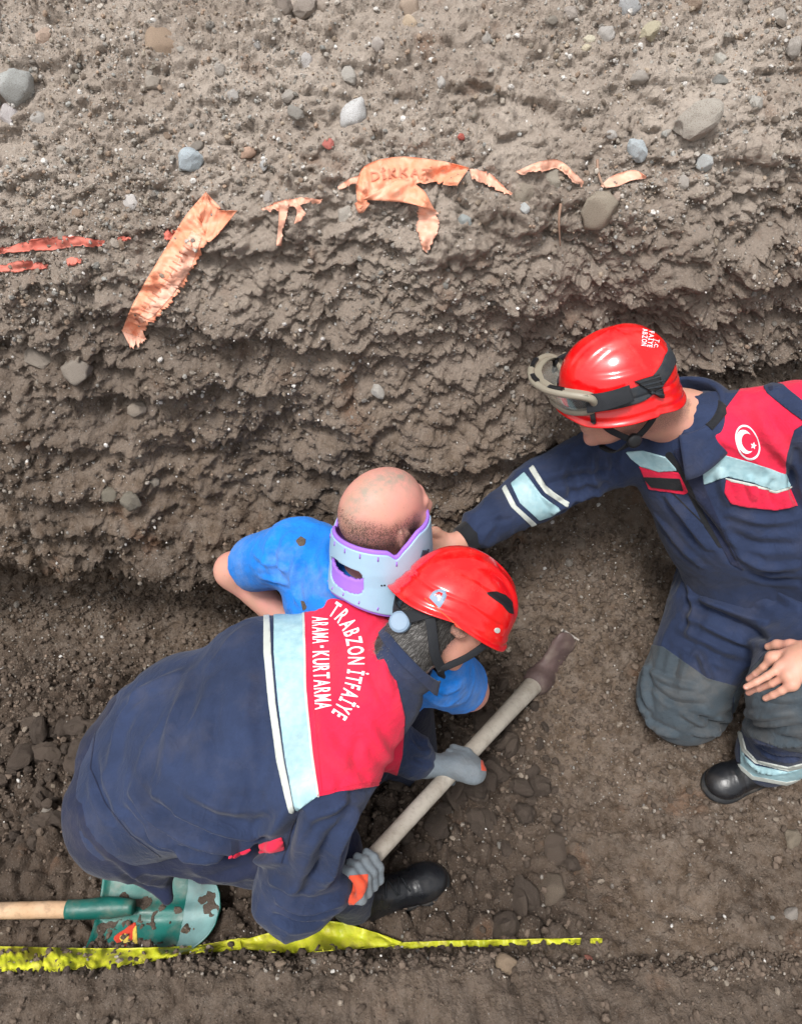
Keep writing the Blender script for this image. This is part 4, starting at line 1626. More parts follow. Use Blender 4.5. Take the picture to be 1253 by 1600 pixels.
# neck collar: purple foam with a pale blue plastic shell, window at the nape
def collar_band(r0, r1, ztop, zbot, ph0, ph1, n, holes=None, rows=22):
    """band round the neck; ph measured from the nape; ztop/zbot functions of ph (metres above neck centre)"""
    nb_c = np.array([-.043, 1.062, .892])
    Uc = nrm(np.array([.02, .34, 1.0])); Fc = nrm(vF - Uc * (vF @ Uc)); Rc = np.cross(Fc, Uc); Fc, Rc = Fc * math.cos(.24) + Rc * math.sin(.24) * -1, Rc * math.cos(.24) + Fc * math.sin(.24)
    ph = np.linspace(ph0, ph1, n)
    V = []
    for p in ph:
        zt, zb = ztop(p), zbot(p)
        for j in range(rows + 1):
            z = zb + (zt - zb) * j / rows
            fl_ = 1 + .9 * max(0, (-.02 - z)) - .9 * max(0, z - .01)
            V.append((p, z, fl_))
    V = np.array(V)
    def place(off):
        rr_f = (.106 + off) * V[:, 2]; rr_r = (.100 + off) * V[:, 2]
        return nb_c + np.multiply.outer(-np.cos(V[:, 0]) * rr_f, Fc) + np.multiply.outer(np.sin(V[:, 0]) * rr_r, Rc) + np.multiply.outer(V[:, 1], Uc)
    A, B = place(r1), place(r0)
    ii = np.arange(n * (rows + 1)).reshape(n, rows + 1)
    Fq = np.stack([ii[:-1, :-1], ii[1:, :-1], ii[1:, 1:], ii[:-1, 1:]], -1).reshape(-1, 4)
    if holes is not None:
        c = V[Fq].mean(1)
        Fq = Fq[~holes(c[:, 0], c[:, 1])]
    E = np.concatenate([Fq[:, [i, (i + 1) % 4]] for i in range(4)])
    key = np.sort(E, 1)
    _, inv, cn = np.unique(key, axis=0, return_inverse=True, return_counts=True)
    be = E[cn[inv.ravel()] == 1]
    m = len(V)
    side = np.stack([be[:, 1], be[:, 0], be[:, 0] + m, be[:, 1] + m], 1)
    VV = np.concatenate([A, B]); FF = np.concatenate([Fq, Fq[:, ::-1] + m, side])
    u, inv = np.unique(FF, return_inverse=True)
    return VV[u], inv.reshape(-1, 4), place, (nb_c, Fc, Rc, Uc)


nc_root = thing('neck_brace', (-.047, 1.075, .80), 'pale blue and purple stiff neck brace worn by the bald man', 'neck brace')
def zt_(p):
    a = math.degrees(p)
    return .058 + .004 * math.cos(p * 2) + (.030 * float(sstep(62, 95, a)) if a > 62 else 0) + (.030 * float(sstep(62, 95, -a)) if a < -62 else 0) - .012 * math.exp(-((abs(a) - 60) / 6) ** 2)
def zb_(p):
    return -.075 + .012 * math.cos(p * 2) - .010 * abs(math.sin(p))
def win(p, z):
    x = np.degrees(p) / 27 + .15; y = (z + .012) / .031
    return (np.abs(x - .05) ** 4 + np.abs(y) ** 4) < 1
def winf(p, z):
    x = np.degrees(p) / 26 + .15; y = (z - .008) / .017
    return (np.abs(x - .05) ** 4 + np.abs(y) ** 4) < 1
v, q, _, _ = collar_band(.0, .0075, lambda p: zt_(p) + .007, lambda p: zb_(p) - .007 - .012 * float(sstep(.4, .9, -p)), -2.7, 2.7, 150, winf, 44)
link('foam_lining', mesh_np('foam_lining', smooth_mesh(v, q, 1, .4), q), M['foam'], nc_root)
v, q, place, cfr = collar_band(.0070, .0105, zt_, zb_, -2.35, 2.35, 170, win, 52)
shell = link('shell', mesh_np('shell', smooth_mesh(v, q, 1, .4), q), M['collar'], nc_root)
nb_c, cF, cR, cU = cfr


def collar_pt(p, z, off):
    fl_ = 1 + .9 * max(0, (-.02 - z)) - .9 * max(0, z - .01)
    return nb_c - cF * math.cos(p) * (.106 + off) * fl_ + cR * math.sin(p) * (.100 + off) * fl_ + cU * z


for k, a in enumerate(range(-60, 62, 20)):                       # moulded slots along the top and bottom edges
    p = math.radians(a)
    tv = [collar_pt(p, zt_(p) - .004, .0108), collar_pt(p, zt_(p) - .014, .0108)]
    v, t = tube(tv, .0016, 6)
    link('slot', mesh_np('slot', v, t), M['foam'], shell)
    tv = [collar_pt(p, zb_(p) + .008, .0106), collar_pt(p + .012, zb_(p) + .015, .0106)]
    v, t = tube(tv, .0017, 6)
    link('slot', mesh_np('slot', v, t), M['foam'], shell)
for a in (44, 47):
    v, t = tube([collar_pt(math.radians(a), -.012, .0100), collar_pt(math.radians(a), -.012, .0114)], .0022, 8)
    link('rivet', mesh_np('rivet', v, t), M['black_plastic'], shell)
p = math.radians(92)
v, t = ribbon([collar_pt(p, .035, .0125), collar_pt(p + .10, .030, .0130), collar_pt(p + .2, .027, .0125)], [nrm(collar_pt(p, 0, .1) - nb_c)] * 3, .022, .003, 8)
link('strap_end', mesh_np('strap_end', v, t), M['navy'], nc_root)

# ------------------------------------------------------------ rescuer bending with the mattock, back to the camera
lp = thing('person', (-.35, .75, 0.0), 'rescuer in navy and red jacket crouching with a mattock, back turned, red helmet', 'person')
lF, lU, lR = frame((.76, -.15, -.64), (.58, .60, .54))
lc = np.array([.112, .925, .872])
l_nb = np.array([-.035, .815, .765])
l_ch, l_mid, l_wa, l_pe = np.array([-.13, .81, .66]), np.array([-.34, .79, .625]), np.array([-.48, .775, .545]), np.array([-.605, .765, .44])
l_sr, l_sl = np.array([-.175, .630, .655]), np.array([-.095, .985, .735])
l_er, l_el = np.array([-.232, .505, .385]), np.array([-.070, .86, .43])
HA = np.array([-.100, .522, .445])                       # handle butt
HD = nrm(np.array([.251, .326, -.170]))
HL = .93
HB = HA + HD * HL
hand_r, hand_l = HA + HD * .012, HA + HD * .425
l_wr = hand_r + np.array([-.060, -.020, -.015])
l_wl = hand_l + np.array([-.080, -.004, .040])
llat = nrm(l_sr - l_sl)
ldor = nrm(np.cross(llat, nrm(l_ch - l_pe)))
if ldor[2] < 0:
    ldor = -ldor
lhead = head_prims(lc, lF, lU, lR, .94)
lneck = [rc(lc - lU * .05 - lF * .03, l_nb, .060, .064, .03)]
# body under the clothes
k_r, a_r = np.array([-.185, .605, .345]), np.array([-.120, .575, .085])
k_l, a_l = np.array([-.13, .95, .11]), np.array([-.52, .98, .07])
h_r, h_l = np.array([-.585, .68, .41]), np.array([-.575, .86, .41])
lbody = [rc(l_ch + llat * .08, l_mid + llat * .08, .095, .10, .05), rc(l_ch - llat * .08, l_mid - llat * .08, .095, .10, .05),
         rc(l_mid + llat * .07, l_pe + llat * .07, .10, .115, .05), rc(l_mid - llat * .07, l_pe - llat * .07, .10, .115, .05),
         rc(l_nb, l_sr, .06, .055, .04), rc(l_nb, l_sl, .06, .055, .04),
         rc(l_sr, l_er, .052, .043, .03), rc(l_er, l_wr, .043, .03, .03), rc(l_sl, l_el, .052, .043, .03), rc(l_el, l_wl, .043, .03, .03),
         rc(h_r, k_r, .085, .06, .04), rc(k_r, a_r, .058, .04, .03), rc(h_l, k_l, .085, .06, .04), rc(k_l, a_l, .058, .04, .03)]
hlo, hhi = box_of(lhead, .02)
llocal = local(lc, lF, lU, lR)


def l_attr(V):
    f, r, u = llocal(V)
    near = np.linalg.norm(V - lc, axis=1) < .19
    hair = near * sstep(.035, .0, f) * sstep(-.16, -.12, u)
    return np.stack([hair, near * .2, hair * 0], 1)


build_body(lp, 'body', lhead[:3] + lneck + lbody, [(lhead + lneck, hlo, hhi, .003)], M['skin2'], l_attr)
# jacket
g = .016
jk = [rc(l_ch + llat * .115, l_mid + llat * .125, .108, .122, .05), rc(l_ch - llat * .115, l_mid - llat * .115, .108, .120, .05),
      rc(l_ch, l_mid, .118, .128, .06),
      rc(l_mid + llat * .120, l_pe + llat * .095, .116, .128, .05), rc(l_mid - llat * .110, l_pe - llat * .09, .114, .126, .05),
      rc(l_mid, l_pe, .120, .132, .06), el(l_wa + ldor * .005, (.13, .19, .12), (nrm(l_ch - l_pe), llat, ldor), .08),
      rc(l_nb - lU * .03, l_sr, .085, .092, .05), rc(l_nb - lU * .03, l_sl, .085, .088, .05),
      rc(l_sr, l_er, .096, .084, .028), rc(l_er, l_wr + (l_er - l_wr) * .12, .082, .058, .03),
      rc(l_sl, l_el, .090, .080, .028), rc(l_el, l_wl + (l_el - l_wl) * .18, .074, .050, .03),
      cut(l_pe + nrm(l_pe - l_mid) * .052, nrm(nrm(l_pe - l_mid) + np.array([-.1, 0, -.35])), .012)]
LSP = [([(455, 1285), (380, 1300), (300, 1275), (240, 1235)], .006, .015), ([(450, 1318), (350, 1322), (250, 1280), (205, 1230)], .0075, .014), ([(440, 1342), (330, 1343), (215, 1295)], .008, .013),
       ([(420, 1262), (350, 1262), (290, 1235)], .004, .015), ([(300, 1330), (240, 1310), (190, 1260)], -.006, .012), ([(400, 1330), (330, 1330), (270, 1305)], -.006, .010),
       ([(300, 1045), (272, 1140), (262, 1240)], .004, .022), ([(350, 1050), (335, 1130), (345, 1220)], -.004, .02), ([(215, 1085), (190, 1140), (170, 1220)], .004, .02),
       ([(395, 1030), (385, 1120), (400, 1210)], .003, .018), ([(190, 1100), (235, 1075), (290, 1050)], .004, .014), ([(180, 1290), (160, 1240), (150, 1180)], -.004, .014),
       ([(598, 965), (577, 1000), (575, 1040), (590, 1080), (605, 1110)], -.0022, .008), ([(612, 990), (600, 1040), (612, 1090)], .0035, .010), ([(570, 1120), (590, 1160), (610, 1190)], .004, .012), ([(560, 1150), (555, 1190), (575, 1215)], -.003, .012),
       ([(500, 1100), (515, 1160), (540, 1200)], .003, .014), ([(470, 1262), (452, 1300), (440, 1345)], -.012, .014), ([(500, 1290), (475, 1350), (450, 1410)], .005, .016), ([(560, 1262), (525, 1320), (505, 1390)], .008, .016),
       ([(590, 1255), (560, 1310), (545, 1360)], -.007, .012), ([(430, 1405), (480, 1418), (540, 1408)], .007, .012), ([(425, 1430), (470, 1445), (520, 1440)], -.006, .010), ([(420, 1375), (450, 1385), (500, 1370)], .004, .012),
       ([(610, 1240), (590, 1290), (570, 1330)], .006, .012), ([(545, 1235), (520, 1260), (480, 1275)], .006, .012), ([(610, 1215), (580, 1235), (530, 1240)], -.004, .010), ([(515, 1330), (500, 1360), (470, 1385)], -.006, .012),
       ([(640, 1160), (655, 1175), (690, 1170)], .005, .009), ([(645, 1185), (670, 1190), (690, 1185)], -.004, .008)]
LJ = cloth(jk, .005, [(p, a * 2.8, w * .9) for p, a, w in LSP], 77, .0055, .0016, 2, stretch=((.35, .75, .55), 4.0, .0085))
lj = link('jacket', mesh_np('jacket', LJ.V, LJ.T), M['navy'], lp)
# bands and yoke cut from the jacket surface; edges drawn where the photograph has them
yoke = [(474, 930), (560, 900), (640, 930), (640, 1000), (618, 1060), (632, 1120), (628, 1180), (618, 1222), (560, 1228), (496, 1242), (488, 1180), (478, 1080)]
add_panel(LJ, 'yoke', pxpoly(yoke), M['red'], lj, .0022)
LY = Surf(*LJ.patch([pxpoly(yoke)], .0022))
add_panel(LJ, 'reflective_band', pxpoly([(428, 960), (473, 930), (476, 1060), (484, 1150), (497, 1243), (462, 1268), (447, 1190), (435, 1100), (428, 1020)]), M['refl'], lj, .0026)
add_panel(LJ, 'narrow_band', pxpoly([(412, 955), (421, 950), (424, 1020), (431, 1100), (444, 1190), (460, 1268), (452, 1272), (433, 1190), (420, 1100), (412, 1020)]), M['white_band'], lj, .0024)
add_panel(LJ, 'piping', pxline([(474, 935), (478, 1080), (488, 1180), (497, 1243)], 1.7), M['white_band'], lj, .0034)
add_panel(LJ, 'piping', pxline([(497, 1242), (560, 1229), (618, 1222)], 1.2), M['red'], lj, .0034)
add_panel(LJ, 'pocket_trim', pxpoly([(352, 1340), (385, 1328), (440, 1308), (444, 1326), (400, 1335)]), M['red'], lj, .004, .004, -.2)
for sm_l in ([(500, 1238), (560, 1224), (616, 1217)], [(486, 975), (488, 1060), (493, 1130), (503, 1236)]):
    add_panel(LY, 'stitching', pxline(sm_l, .55), M['red'], lj, .0016, .002)
for sm_l in ([(470, 1262), (456, 1290), (449, 1320), (440, 1348)], [(250, 1338), (205, 1305), (165, 1255), (142, 1200), (150, 1140)]):
    add_panel(LJ, 'seam', pxline(sm_l, .9), M['navy2'], lj, .0014, .002)
# lettering on the back
tx = thing  # (kept simple: letters are parts of the jacket)
v, t = px_text(LY, 'ARAMA', [(489, 964), (489.5, 1007)], 1, 25, .0015, .02, LJ)
link('lettering', mesh_np('lettering', v, t, False), M['white_thread'], lj, label='white letters ARAMA - KURTARMA')
v, t = px_text(LY, '-', [(497, 1009.5), (497.3, 1014)], 1, 22, .0015, .04)
link('lettering', mesh_np('lettering', v, t, False), M['white_thread'], lj)
v, t = px_text(LY, 'KURTARMA', [(489.6, 1018), (491, 1060), (494, 1111)], 1, 26, .0015, .02, LJ)
link('lettering', mesh_np('lettering', v, t, False), M['white_thread'], lj)
v, t = px_text(LY, 'TRABZON \u0130TFA\u0130YE', [(513, 960), (526, 970), (537, 988), (543, 1010), (545, 1035), (541, 1064), (534, 1086), (526, 1102), (518, 1115)], 1, 25, .0015, .02, LJ)
link('lettering', mesh_np('lettering', v, t, False), M['white_thread'], lj, label='white arched letters TRABZON \u0130TFA\u0130YE')
# round sleeve badge, seen edge-on beside the handle
bc = (586, 1322)
def ell(cx, cy, rx, ry, ang):
    ca, sa = math.cos(math.radians(ang)), math.sin(math.radians(ang))
    def f(V, x, y):
        dx, dy = x - cx, y - cy
        return 1 - np.hypot((dx * ca + dy * sa) / rx, (-dx * sa + dy * ca) / ry)
    f.margin = .5
    return f
def ringf(cx, cy, rx, ry, ang, wi):
    e = ell(cx, cy, rx, ry, ang)
    f = lambda V, x, y: wi - np.abs(e(V, x, y) - wi)
    f.margin = .4
    return f
add_panel(LJ, 'sleeve_badge', ell(583, 1320, 34, 17, -52), M['red'], lj, .0022)
add_panel(LJ, 'badge_ring', ringf(583, 1320, 32, 15.5, -52, .05), M['white_thread'], lj, .003)
add_panel(LJ, 'badge_ring', ringf(583, 1320, 23, 10, -52, .06), M['white_thread'], lj, .003)
# collar
cax = nrm(lc - lU * .03 - l_nb)
v, q = neck_collar(l_nb + cax * .050 + lR * .006, cax, nrm(lF * .6 - lU * .5), .077, .077, [(.84, -.05), (.98, .012), (1.03, .034), (1.05, .030), (1.06, .014)], 24, 72, .15)
link('collar', mesh_np('collar', v, q), M['navy'], lj)
# trousers
l_tr = [rc(l_pe + llat * .085 + np.array([-.008, 0, -.03]), l_pe - llat * .085 + np.array([-.008, 0, -.03]), .137, .137, .05), rc(l_pe + llat * .09 + np.array([-.02, 0, -.03]), h_r + np.array([-.01, 0, -.06]), .125, .11, .05), rc(h_r, k_r, .118, .092, .05), rc(k_r, a_r + np.array([0, 0, .01]), .084, .056, .03),
        rc(l_pe - llat * .09, h_l + np.array([-.01, 0, -.08]), .125, .11, .05), rc(h_l, k_l, .118, .095, .05), rc(k_l, a_l, .09, .062, .03),
        rc(np.array([-.66, .70, .40]), np.array([-.545, .53, .26]), .09, .012, .05), rc(np.array([-.70, .80, .44]), np.array([-.79, .78, .33]), .07, .010, .05)]
LT = cloth(l_tr, .006, stretch=((.9, .1, -.2), 4.0, .010), specs=[([(150, 1300), (200, 1360), (300, 1385), (400, 1362)], .007, .012), ([(170, 1340), (230, 1385), (330, 1395)], -.006, .010), ([(250, 1370), (330, 1372), (430, 1350)], .006, .010), ([(120, 1250), (140, 1300), (175, 1345)], .005, .012)], seed=91, amp=.005, fine=.002)
link('trousers', mesh_np('trousers', LT.V, LT.T), M['navy2'], lp)
zs = gz(-.02, .62, .3) + .004
shoe(lp, (-.165, .555), (.128, .655), max(zs, -.02), .115, .050, .006)
shoe(lp, (-.56, .99), (-.74, 1.0), gz(-.6, .98, .3) + .005, .09, .045)
# gloves
for nm, hc_, palm, wr, ts in (('right', hand_r, (-.35, -.75, -.15), l_wr, -1), ('left', hand_l, (-.25, -.25, .9), l_wl, -1)):
    pr = grip(hc_, -HD if nm == 'right' else HD, palm, .024, wr, .98, .0095, ts if nm == 'left' else 1)
    pr += [rc(wr, wr + (l_er - wr) * .16 if nm == 'right' else wr + (l_el - wr) * .16, .034, .037, .02)]
    v, q = solid(pr, .0032, sm=2)
    N = vnormals(v, q)
    v = v + N * (.0012 * fbm(v, 60, 3, 9))[:, None]
    S = Surf(v, q)
    gl = link('glove', mesh_np('glove', v, q), M['glove'], lp)
    if nm == 'right':
        add_panel(S, 'palm_patch', pxpoly([(546, 1368), (575, 1366), (574, 1385), (566, 1402), (548, 1418), (540, 1400)]), M['glove_red'], gl, .0012)
    else:
        add_panel(S, 'finger_tip', pxpoly([(751, 1188), (768, 1188), (768, 1206), (752, 1204)]), M['glove_red'], gl, .0012)
        add_panel(S, 'cuff_patch', pxpoly([(683, 1158), (706, 1156), (700, 1166), (688, 1168)]), M['glove_red'], gl, .0012)

# helmet
lh, LH, lpt = helmet(lp, lc, lF, lU, lR, .130, .107, .120)
lhl = local(lc, lF, lU, lR)
add_panel(LH, 'emblem', pxpoly([(670, 934), (676, 925), (686, 920), (696, 922), (698, 932), (692, 943), (687, 951)]), M['knob'], lh, .0015)
em = Surf(*LH.patch([pxpoly([(670, 934), (676, 925), (686, 920), (696, 922), (698, 932), (692, 943), (687, 951)])], .0015))
add_panel(LH, 'emblem_mark', pxline([(680, 930), (685, 927), (690, 928), (686, 938), (684, 931), (688, 932)], 1.2), M['helmet'], lh, .0025)
add_panel(LH, 'vent', pxpoly([(758, 926), (775, 924), (790, 930), (800, 940), (802, 960), (794, 957), (784, 945), (770, 935)]), M['black_plastic'], lh, .001)
add_panel(LH, 'rim_line', pxline([(664, 935), (700, 965), (722, 985)], 1.0), M['glove_red'], lh, .0006)
add_panel(LH, 'rivet', pxline([(776, 985), (776.5, 985)], 4), M['white_band'], lh, .0015)


def hp(f, r, u, c=lc, F_=lF, R_=lR, U_=lU):
    return c + F_ * f + R_ * r + U_ * u


# hair under the rim: cropped shell and strands
HS = Surf(*solid(lhead[:2] + lneck, .004, sm=2))
fl_, rl_, ul_ = llocal(HS.V)
def hairg(V, x, y):
    f, r, u = llocal(V)
    n = fbm(V, 40, 2, 3) * .006
    return np.minimum(np.minimum(.028 - f + n - .25 * np.clip(-u - .03, 0, 1), u + .165 + n), .04 - u)
hv, ht = HS.patch([hairg], .006, .004, None)
hn = vnormals(hv, ht)
hv = hv + hn * (.0022 * fbm(hv * np.array([1, 1, 1]), 110, 2, 8))[:, None]
hair = link('hair', mesh_np('hair', hv, ht), M['hair'], lp)
idx_ = rng.choice(len(hv), 4000)
sv, st_ = [], []
down = nrm(-lU * 1.0 - lF * .25)
for k, i in enumerate(idx_):
    n = hn[i]
    d = nrm(down - n * (down @ n) + n * .35 + rng.normal(size=3) * .22)
    w = nrm(np.cross(n, d)) * .0007
    L_ = rng.uniform(.009, .018)
    b0 = hv[i] - n * .001
    sv += [b0 - w, b0 + w, b0 + d * L_]
    st_.append((3 * k, 3 * k + 1, 3 * k + 2))
st_o = link('hair_strands', mesh_np('hair_strands', np.array(sv), np.array(st_)), M['hair_light'], hair, kind='stuff')

# cradle, nape dial and chin strap
kb = hp(-.098, .030, -.082)
kn_ = nrm(-lF * .6 + .35 * lR + .8 * nrm(CAM - kb))
tc0 = nrm(CAM - kb)
v, t = tube([kb - kn_ * .004, kb + kn_ * .003, kb + kn_ * .012, kb + kn_ * .015], [.020, .0225, .0215, .017], 20)
dial = link('dial', mesh_np('dial', v, t, False), M['knob'], lh)
dial_parts = []
band = [hp(-.085, -.078, -.018), hp(-.104, -.045, -.050), hp(-.108, 0, -.072), hp(-.100, .040, -.066), hp(-.070, .080, -.018), hp(-.02, .088, -.012)]
bn = [nrm(p - lc) for p in band]
v, t = ribbon(band, bn, [.018, .026, .030, .026, .02, .018], .004, 40)
link('head_band', mesh_np('head_band', v, t), M['strap'], lh)
for sgn in (1, -1):
    pts = [hp(-.090, sgn * .060, -.015), hp(-.062, sgn * .078, -.050), hp(-.020, sgn * .080, -.092), hp(.020, sgn * .068, -.112)]
    v, t = ribbon(pts, [nrm(sgn * lR - lF * .5)] * 2 + [nrm(sgn * lR)] * 2, .020, .003, 24)
    link('chin_strap', mesh_np('chin_strap', v, t), M['strap'], lh)
    pts = [hp(.062, sgn * .086, -.008), hp(.045, sgn * .080, -.060), hp(.020, sgn * .070, -.110), hp(.05, sgn * .035, -.130), hp(.06, 0, -.132)]
    v, t = ribbon(pts, [nrm(sgn * lR)] * 3 + [nrm(sgn * lR * .5 - lU)] * 2, .015, .003, 28)
    link('chin_strap', mesh_np('chin_strap', v, t), M['strap'], lh)

# ------------------------------------------------------------ rescuer kneeling on the ledge, reaching in
rp_ = thing('person', (.98, 1.15, .05), 'rescuer kneeling at the pit edge in navy and red suit, red helmet with goggles', 'person')
rF, rU, rR = frame((-.90, -.25, -.34), (-.24, .22, .93))
rcn = np.array([.492, 1.370, 1.086])
r_nb = np.array([.680, 1.425, .955])
r_ch, r_mid, r_pe = np.array([.775, 1.425, .855]), np.array([.92, 1.35, .66]), np.array([1.06, 1.29, .44])
r_sr, r_sl = np.array([.600, 1.475, .835]), np.array([.945, 1.375, .990])
r_er, r_wr = np.array([.375, 1.405, .735]), np.array([.160, 1.265, .690])
r_el, r_wl = np.array([1.190, 1.190, .775]), np.array([1.105, .985, .610])
rlat = nrm(r_sl - r_sr)
rven = nrm(np.cross(nrm(r_ch - r_pe), rlat)) * -1
if rven @ (CAM - r_ch) < 0:
    rven = -rven
rhead = head_prims(rcn, rF, rU, rR, .95)
rneck = [rc(rcn - rU * .05 - rF * .03, r_nb, .060, .066, .03)]
hR_, hL_ = np.array([.97, 1.34, .42]), np.array([1.14, 1.22, .42])
kR, aR = np.array([.835, 1.105, .135]), np.array([1.03, 1.50, .13])
kL, aL = np.array([.985, .935, .485]), np.array([1.035, .935, .14])
rbody = [rc(r_ch + rlat * .08, r_mid + rlat * .07, .10, .095, .05), rc(r_ch - rlat * .08, r_mid - rlat * .07, .10, .095, .05), rc(r_mid + rlat * .07, r_pe + rlat * .07, .095, .11, .05), rc(r_mid - rlat * .07, r_pe - rlat * .07, .095, .11, .05),
         rc(r_nb, r_sr, .06, .055, .04), rc(r_nb, r_sl, .06, .055, .04), rc(r_sr, r_er, .052, .043, .03), rc(r_er, r_wr, .043, .029, .03), rc(r_sl, r_el, .052, .043, .03), rc(r_el, r_wl, .043, .029, .03),
         rc(hR_, kR, .085, .06, .04), rc(kR, aR, .058, .04, .03), rc(hL_, kL, .085, .06, .04), rc(kL, aL, .058, .04, .03)]
rlocal = local(rcn, rF, rU, rR)

# clothes first: hands rest on them
jkR = [rc(r_ch + rlat * .085, r_mid + rlat * .10, .112, .125, .05), rc(r_ch - rlat * .085, r_mid - rlat * .09, .112, .122, .05), rc(r_ch + rven * .015, r_mid + rven * .02, .112, .125, .06),
       rc(r_mid + rlat * .10, r_pe + rlat * .09, .125, .15, .05), rc(r_mid - rlat * .09, r_pe - rlat * .08, .122, .148, .05),
       rc(r_nb - rU * .02, r_sr, .075, .084, .05), rc(r_nb - rU * .02, r_sl, .075, .086, .05),
       rc(r_sr, r_er, .092, .074, .035), rc(r_er, r_wr + (r_er - r_wr) * .22, .074, .050, .03),
       rc(r_sl, r_el, .090, .088, .03), rc(r_el, r_wl, .086, .062, .03),
       cut(r_pe + nrm(r_pe - r_mid) * .015, nrm(nrm(r_pe - r_mid) + np.array([-.15, -.25, -.2])), .012)]
RSP = [([(985, 760), (920, 770), (860, 800)], .006, .012), ([(960, 735), (900, 745), (845, 760)], -.006, .012), ([(930, 700), (925, 740), (945, 790)], .007, .013), ([(900, 710), (890, 750), (900, 800)], -.006, .012),
       ([(960, 700), (960, 740), (985, 775)], -.006, .012), ([(780, 800), (760, 830), (750, 850)], .004, .010), ([(800, 810), (770, 815), (745, 830)], -.003, .008), ([(840, 740), (850, 770), (870, 800)], .004, .010),
       ([(1040, 770), (1080, 820), (1110, 860)], .007, .014), ([(1060, 760), (1110, 820), (1150, 880)], -.008, .014), ([(1130, 800), (1190, 815), (1250, 810)], .006, .012), ([(1130, 825), (1180, 850), (1250, 850)], -.006, .014),
       ([(1140, 860), (1190, 885), (1250, 885)], .007, .014), ([(1160, 890), (1200, 905), (1253, 905)], -.006, .012), ([(1020, 800), (1060, 850), (1100, 890)], .005, .012), ([(1240, 700), (1235, 760), (1250, 800)], -.008, .012),
       ([(1180, 630), (1200, 680), (1235, 720)], .004, .014), ([(1125, 730), (1128, 760), (1140, 790)], .004, .010), ([(1170, 740), (1172, 760), (1178, 780)], .003, .008), ([(1205, 745), (1200, 765), (1205, 790)], -.003, .008), ([(1230, 700), (1240, 740)], .005, .012)]
RJ = cloth(jkR, .005, [(p, a * (1.5 if p[0][1] > 795 else 2.5), w * .9) for p, a, w in RSP], 133, .005, .0016, 2, stretch=((-.5, .1, .6), 4.0, .008))
rj = link('jacket', mesh_np('jacket', RJ.V, RJ.T), M['navy'], rp_)
chest = [(1092, 690), (1125, 650), (1168, 592), (1200, 560), (1290, 560), (1290, 640), (1240, 672), (1228, 712), (1226, 742), (1160, 718), (1098, 728)]
add_panel(RJ, 'chest_panel', pxpoly(chest), M['red'], rj, .0022)
add_panel(RJ, 'reflective_band', pxpoly([(1096, 722), (1130, 710), (1180, 724), (1226, 741), (1236, 760), (1210, 766), (1170, 752), (1136, 744), (1099, 757)]), M['refl'], rj, .003)
add_panel(RJ, 'pocket_flap', pxpoly([(1134, 749), (1170, 757), (1212, 769), (1234, 762), (1246, 790), (1210, 796), (1170, 792), (1140, 786), (1131, 770)]), M['red'], rj, .005, .006)
add_panel(RJ, 'piping', pxline([(1134, 748), (1170, 756), (1212, 768), (1236, 761)], 1.2), M['white_band'], rj, .006)
add_panel(RJ, 'chest_panel', pxpoly([(998, 728), (1060, 738), (1075, 768), (1068, 772), (1014, 764)]), M['red'], rj, .003)
add_panel(RJ, 'reflective_band', pxpoly([(976, 706), (1004, 704), (1040, 714), (1058, 734), (1030, 736), (1000, 728), (985, 716)]), M['refl'], rj, .0045)
add_panel(RJ, 'name_tape', pxpoly([(1004, 744), (1062, 747), (1068, 766), (1018, 760)]), M['black_fabric'], rj, .005)
add_panel(RJ, 'zip', pxline([(1045, 712), (1075, 760), (1105, 820), (1125, 850)], 6), M['black_fabric'], rj, .0015)
add_panel(RJ, 'seam', pxline([(1050, 770), (1095, 815), (1130, 850), (1160, 890)], 1.1), M['black_fabric'], rj, .001)
add_panel(RJ, 'placket', pxpoly([(1052, 705), (1072, 690), (1094, 700), (1100, 760), (1130, 830), (1160, 890), (1140, 880), (1105, 815), (1080, 762)]), M['navy2'], rj, .003)
# crescent and star in a ring
add_panel(RJ, 'emblem_ring', ringf(1167, 691, 28, 18, 70, .055), M['white_thread'], rj, .0032)
c1, c2 = ell(1163, 690, 19, 12.5, 72), ell(1168, 691, 14.5, 10, 72)
c2n = lambda V, x, y: -c2(V, x, y)
c2n.margin = .6
add_panel(RJ, 'crescent', [c1, c2n], M['white_thread'], rj, .0032)
star = []
for k in range(10):
    a = math.radians(-90 + 36 * k + 12); r_ = 6.5 if k % 2 == 0 else 2.7
    star.append((1176 + r_ * .8 * math.cos(a), 696 + r_ * math.sin(a)))
star_f = pxpoly(star)
star_f.margin = 8.0
add_panel(RJ, 'star', star_f, M['white_thread'], rj, .0032)
# shoulder strap with snap
add_panel(RJ, 'epaulette', pxpoly([(1192, 606), (1206, 601), (1222, 603), (1268, 640), (1268, 668), (1226, 638), (1198, 616)]), M['navy'], rj, .006, .006)
add_panel(RJ, 'snap', pxline([(1204, 610), (1204.5, 610)], 3.6), M['navy2'], rj, .0085, .004, .15)
# sleeve bands
for poly, m_, of in (([(798, 756), (819, 738), (846, 774), (876, 797), (862, 806), (842, 813), (812, 786)], 'refl', .0026),
                     ([(784, 764), (790, 758), (806, 790), (838, 819), (832, 824), (798, 792)], 'white_band', .0026),
                     ([(826, 733), (833, 727), (852, 760), (890, 786), (886, 793), (851, 770)], 'white_band', .0026)):
    add_panel(RJ, 'sleeve_band', pxpoly(poly), M[m_], rj, of, face=-.2)
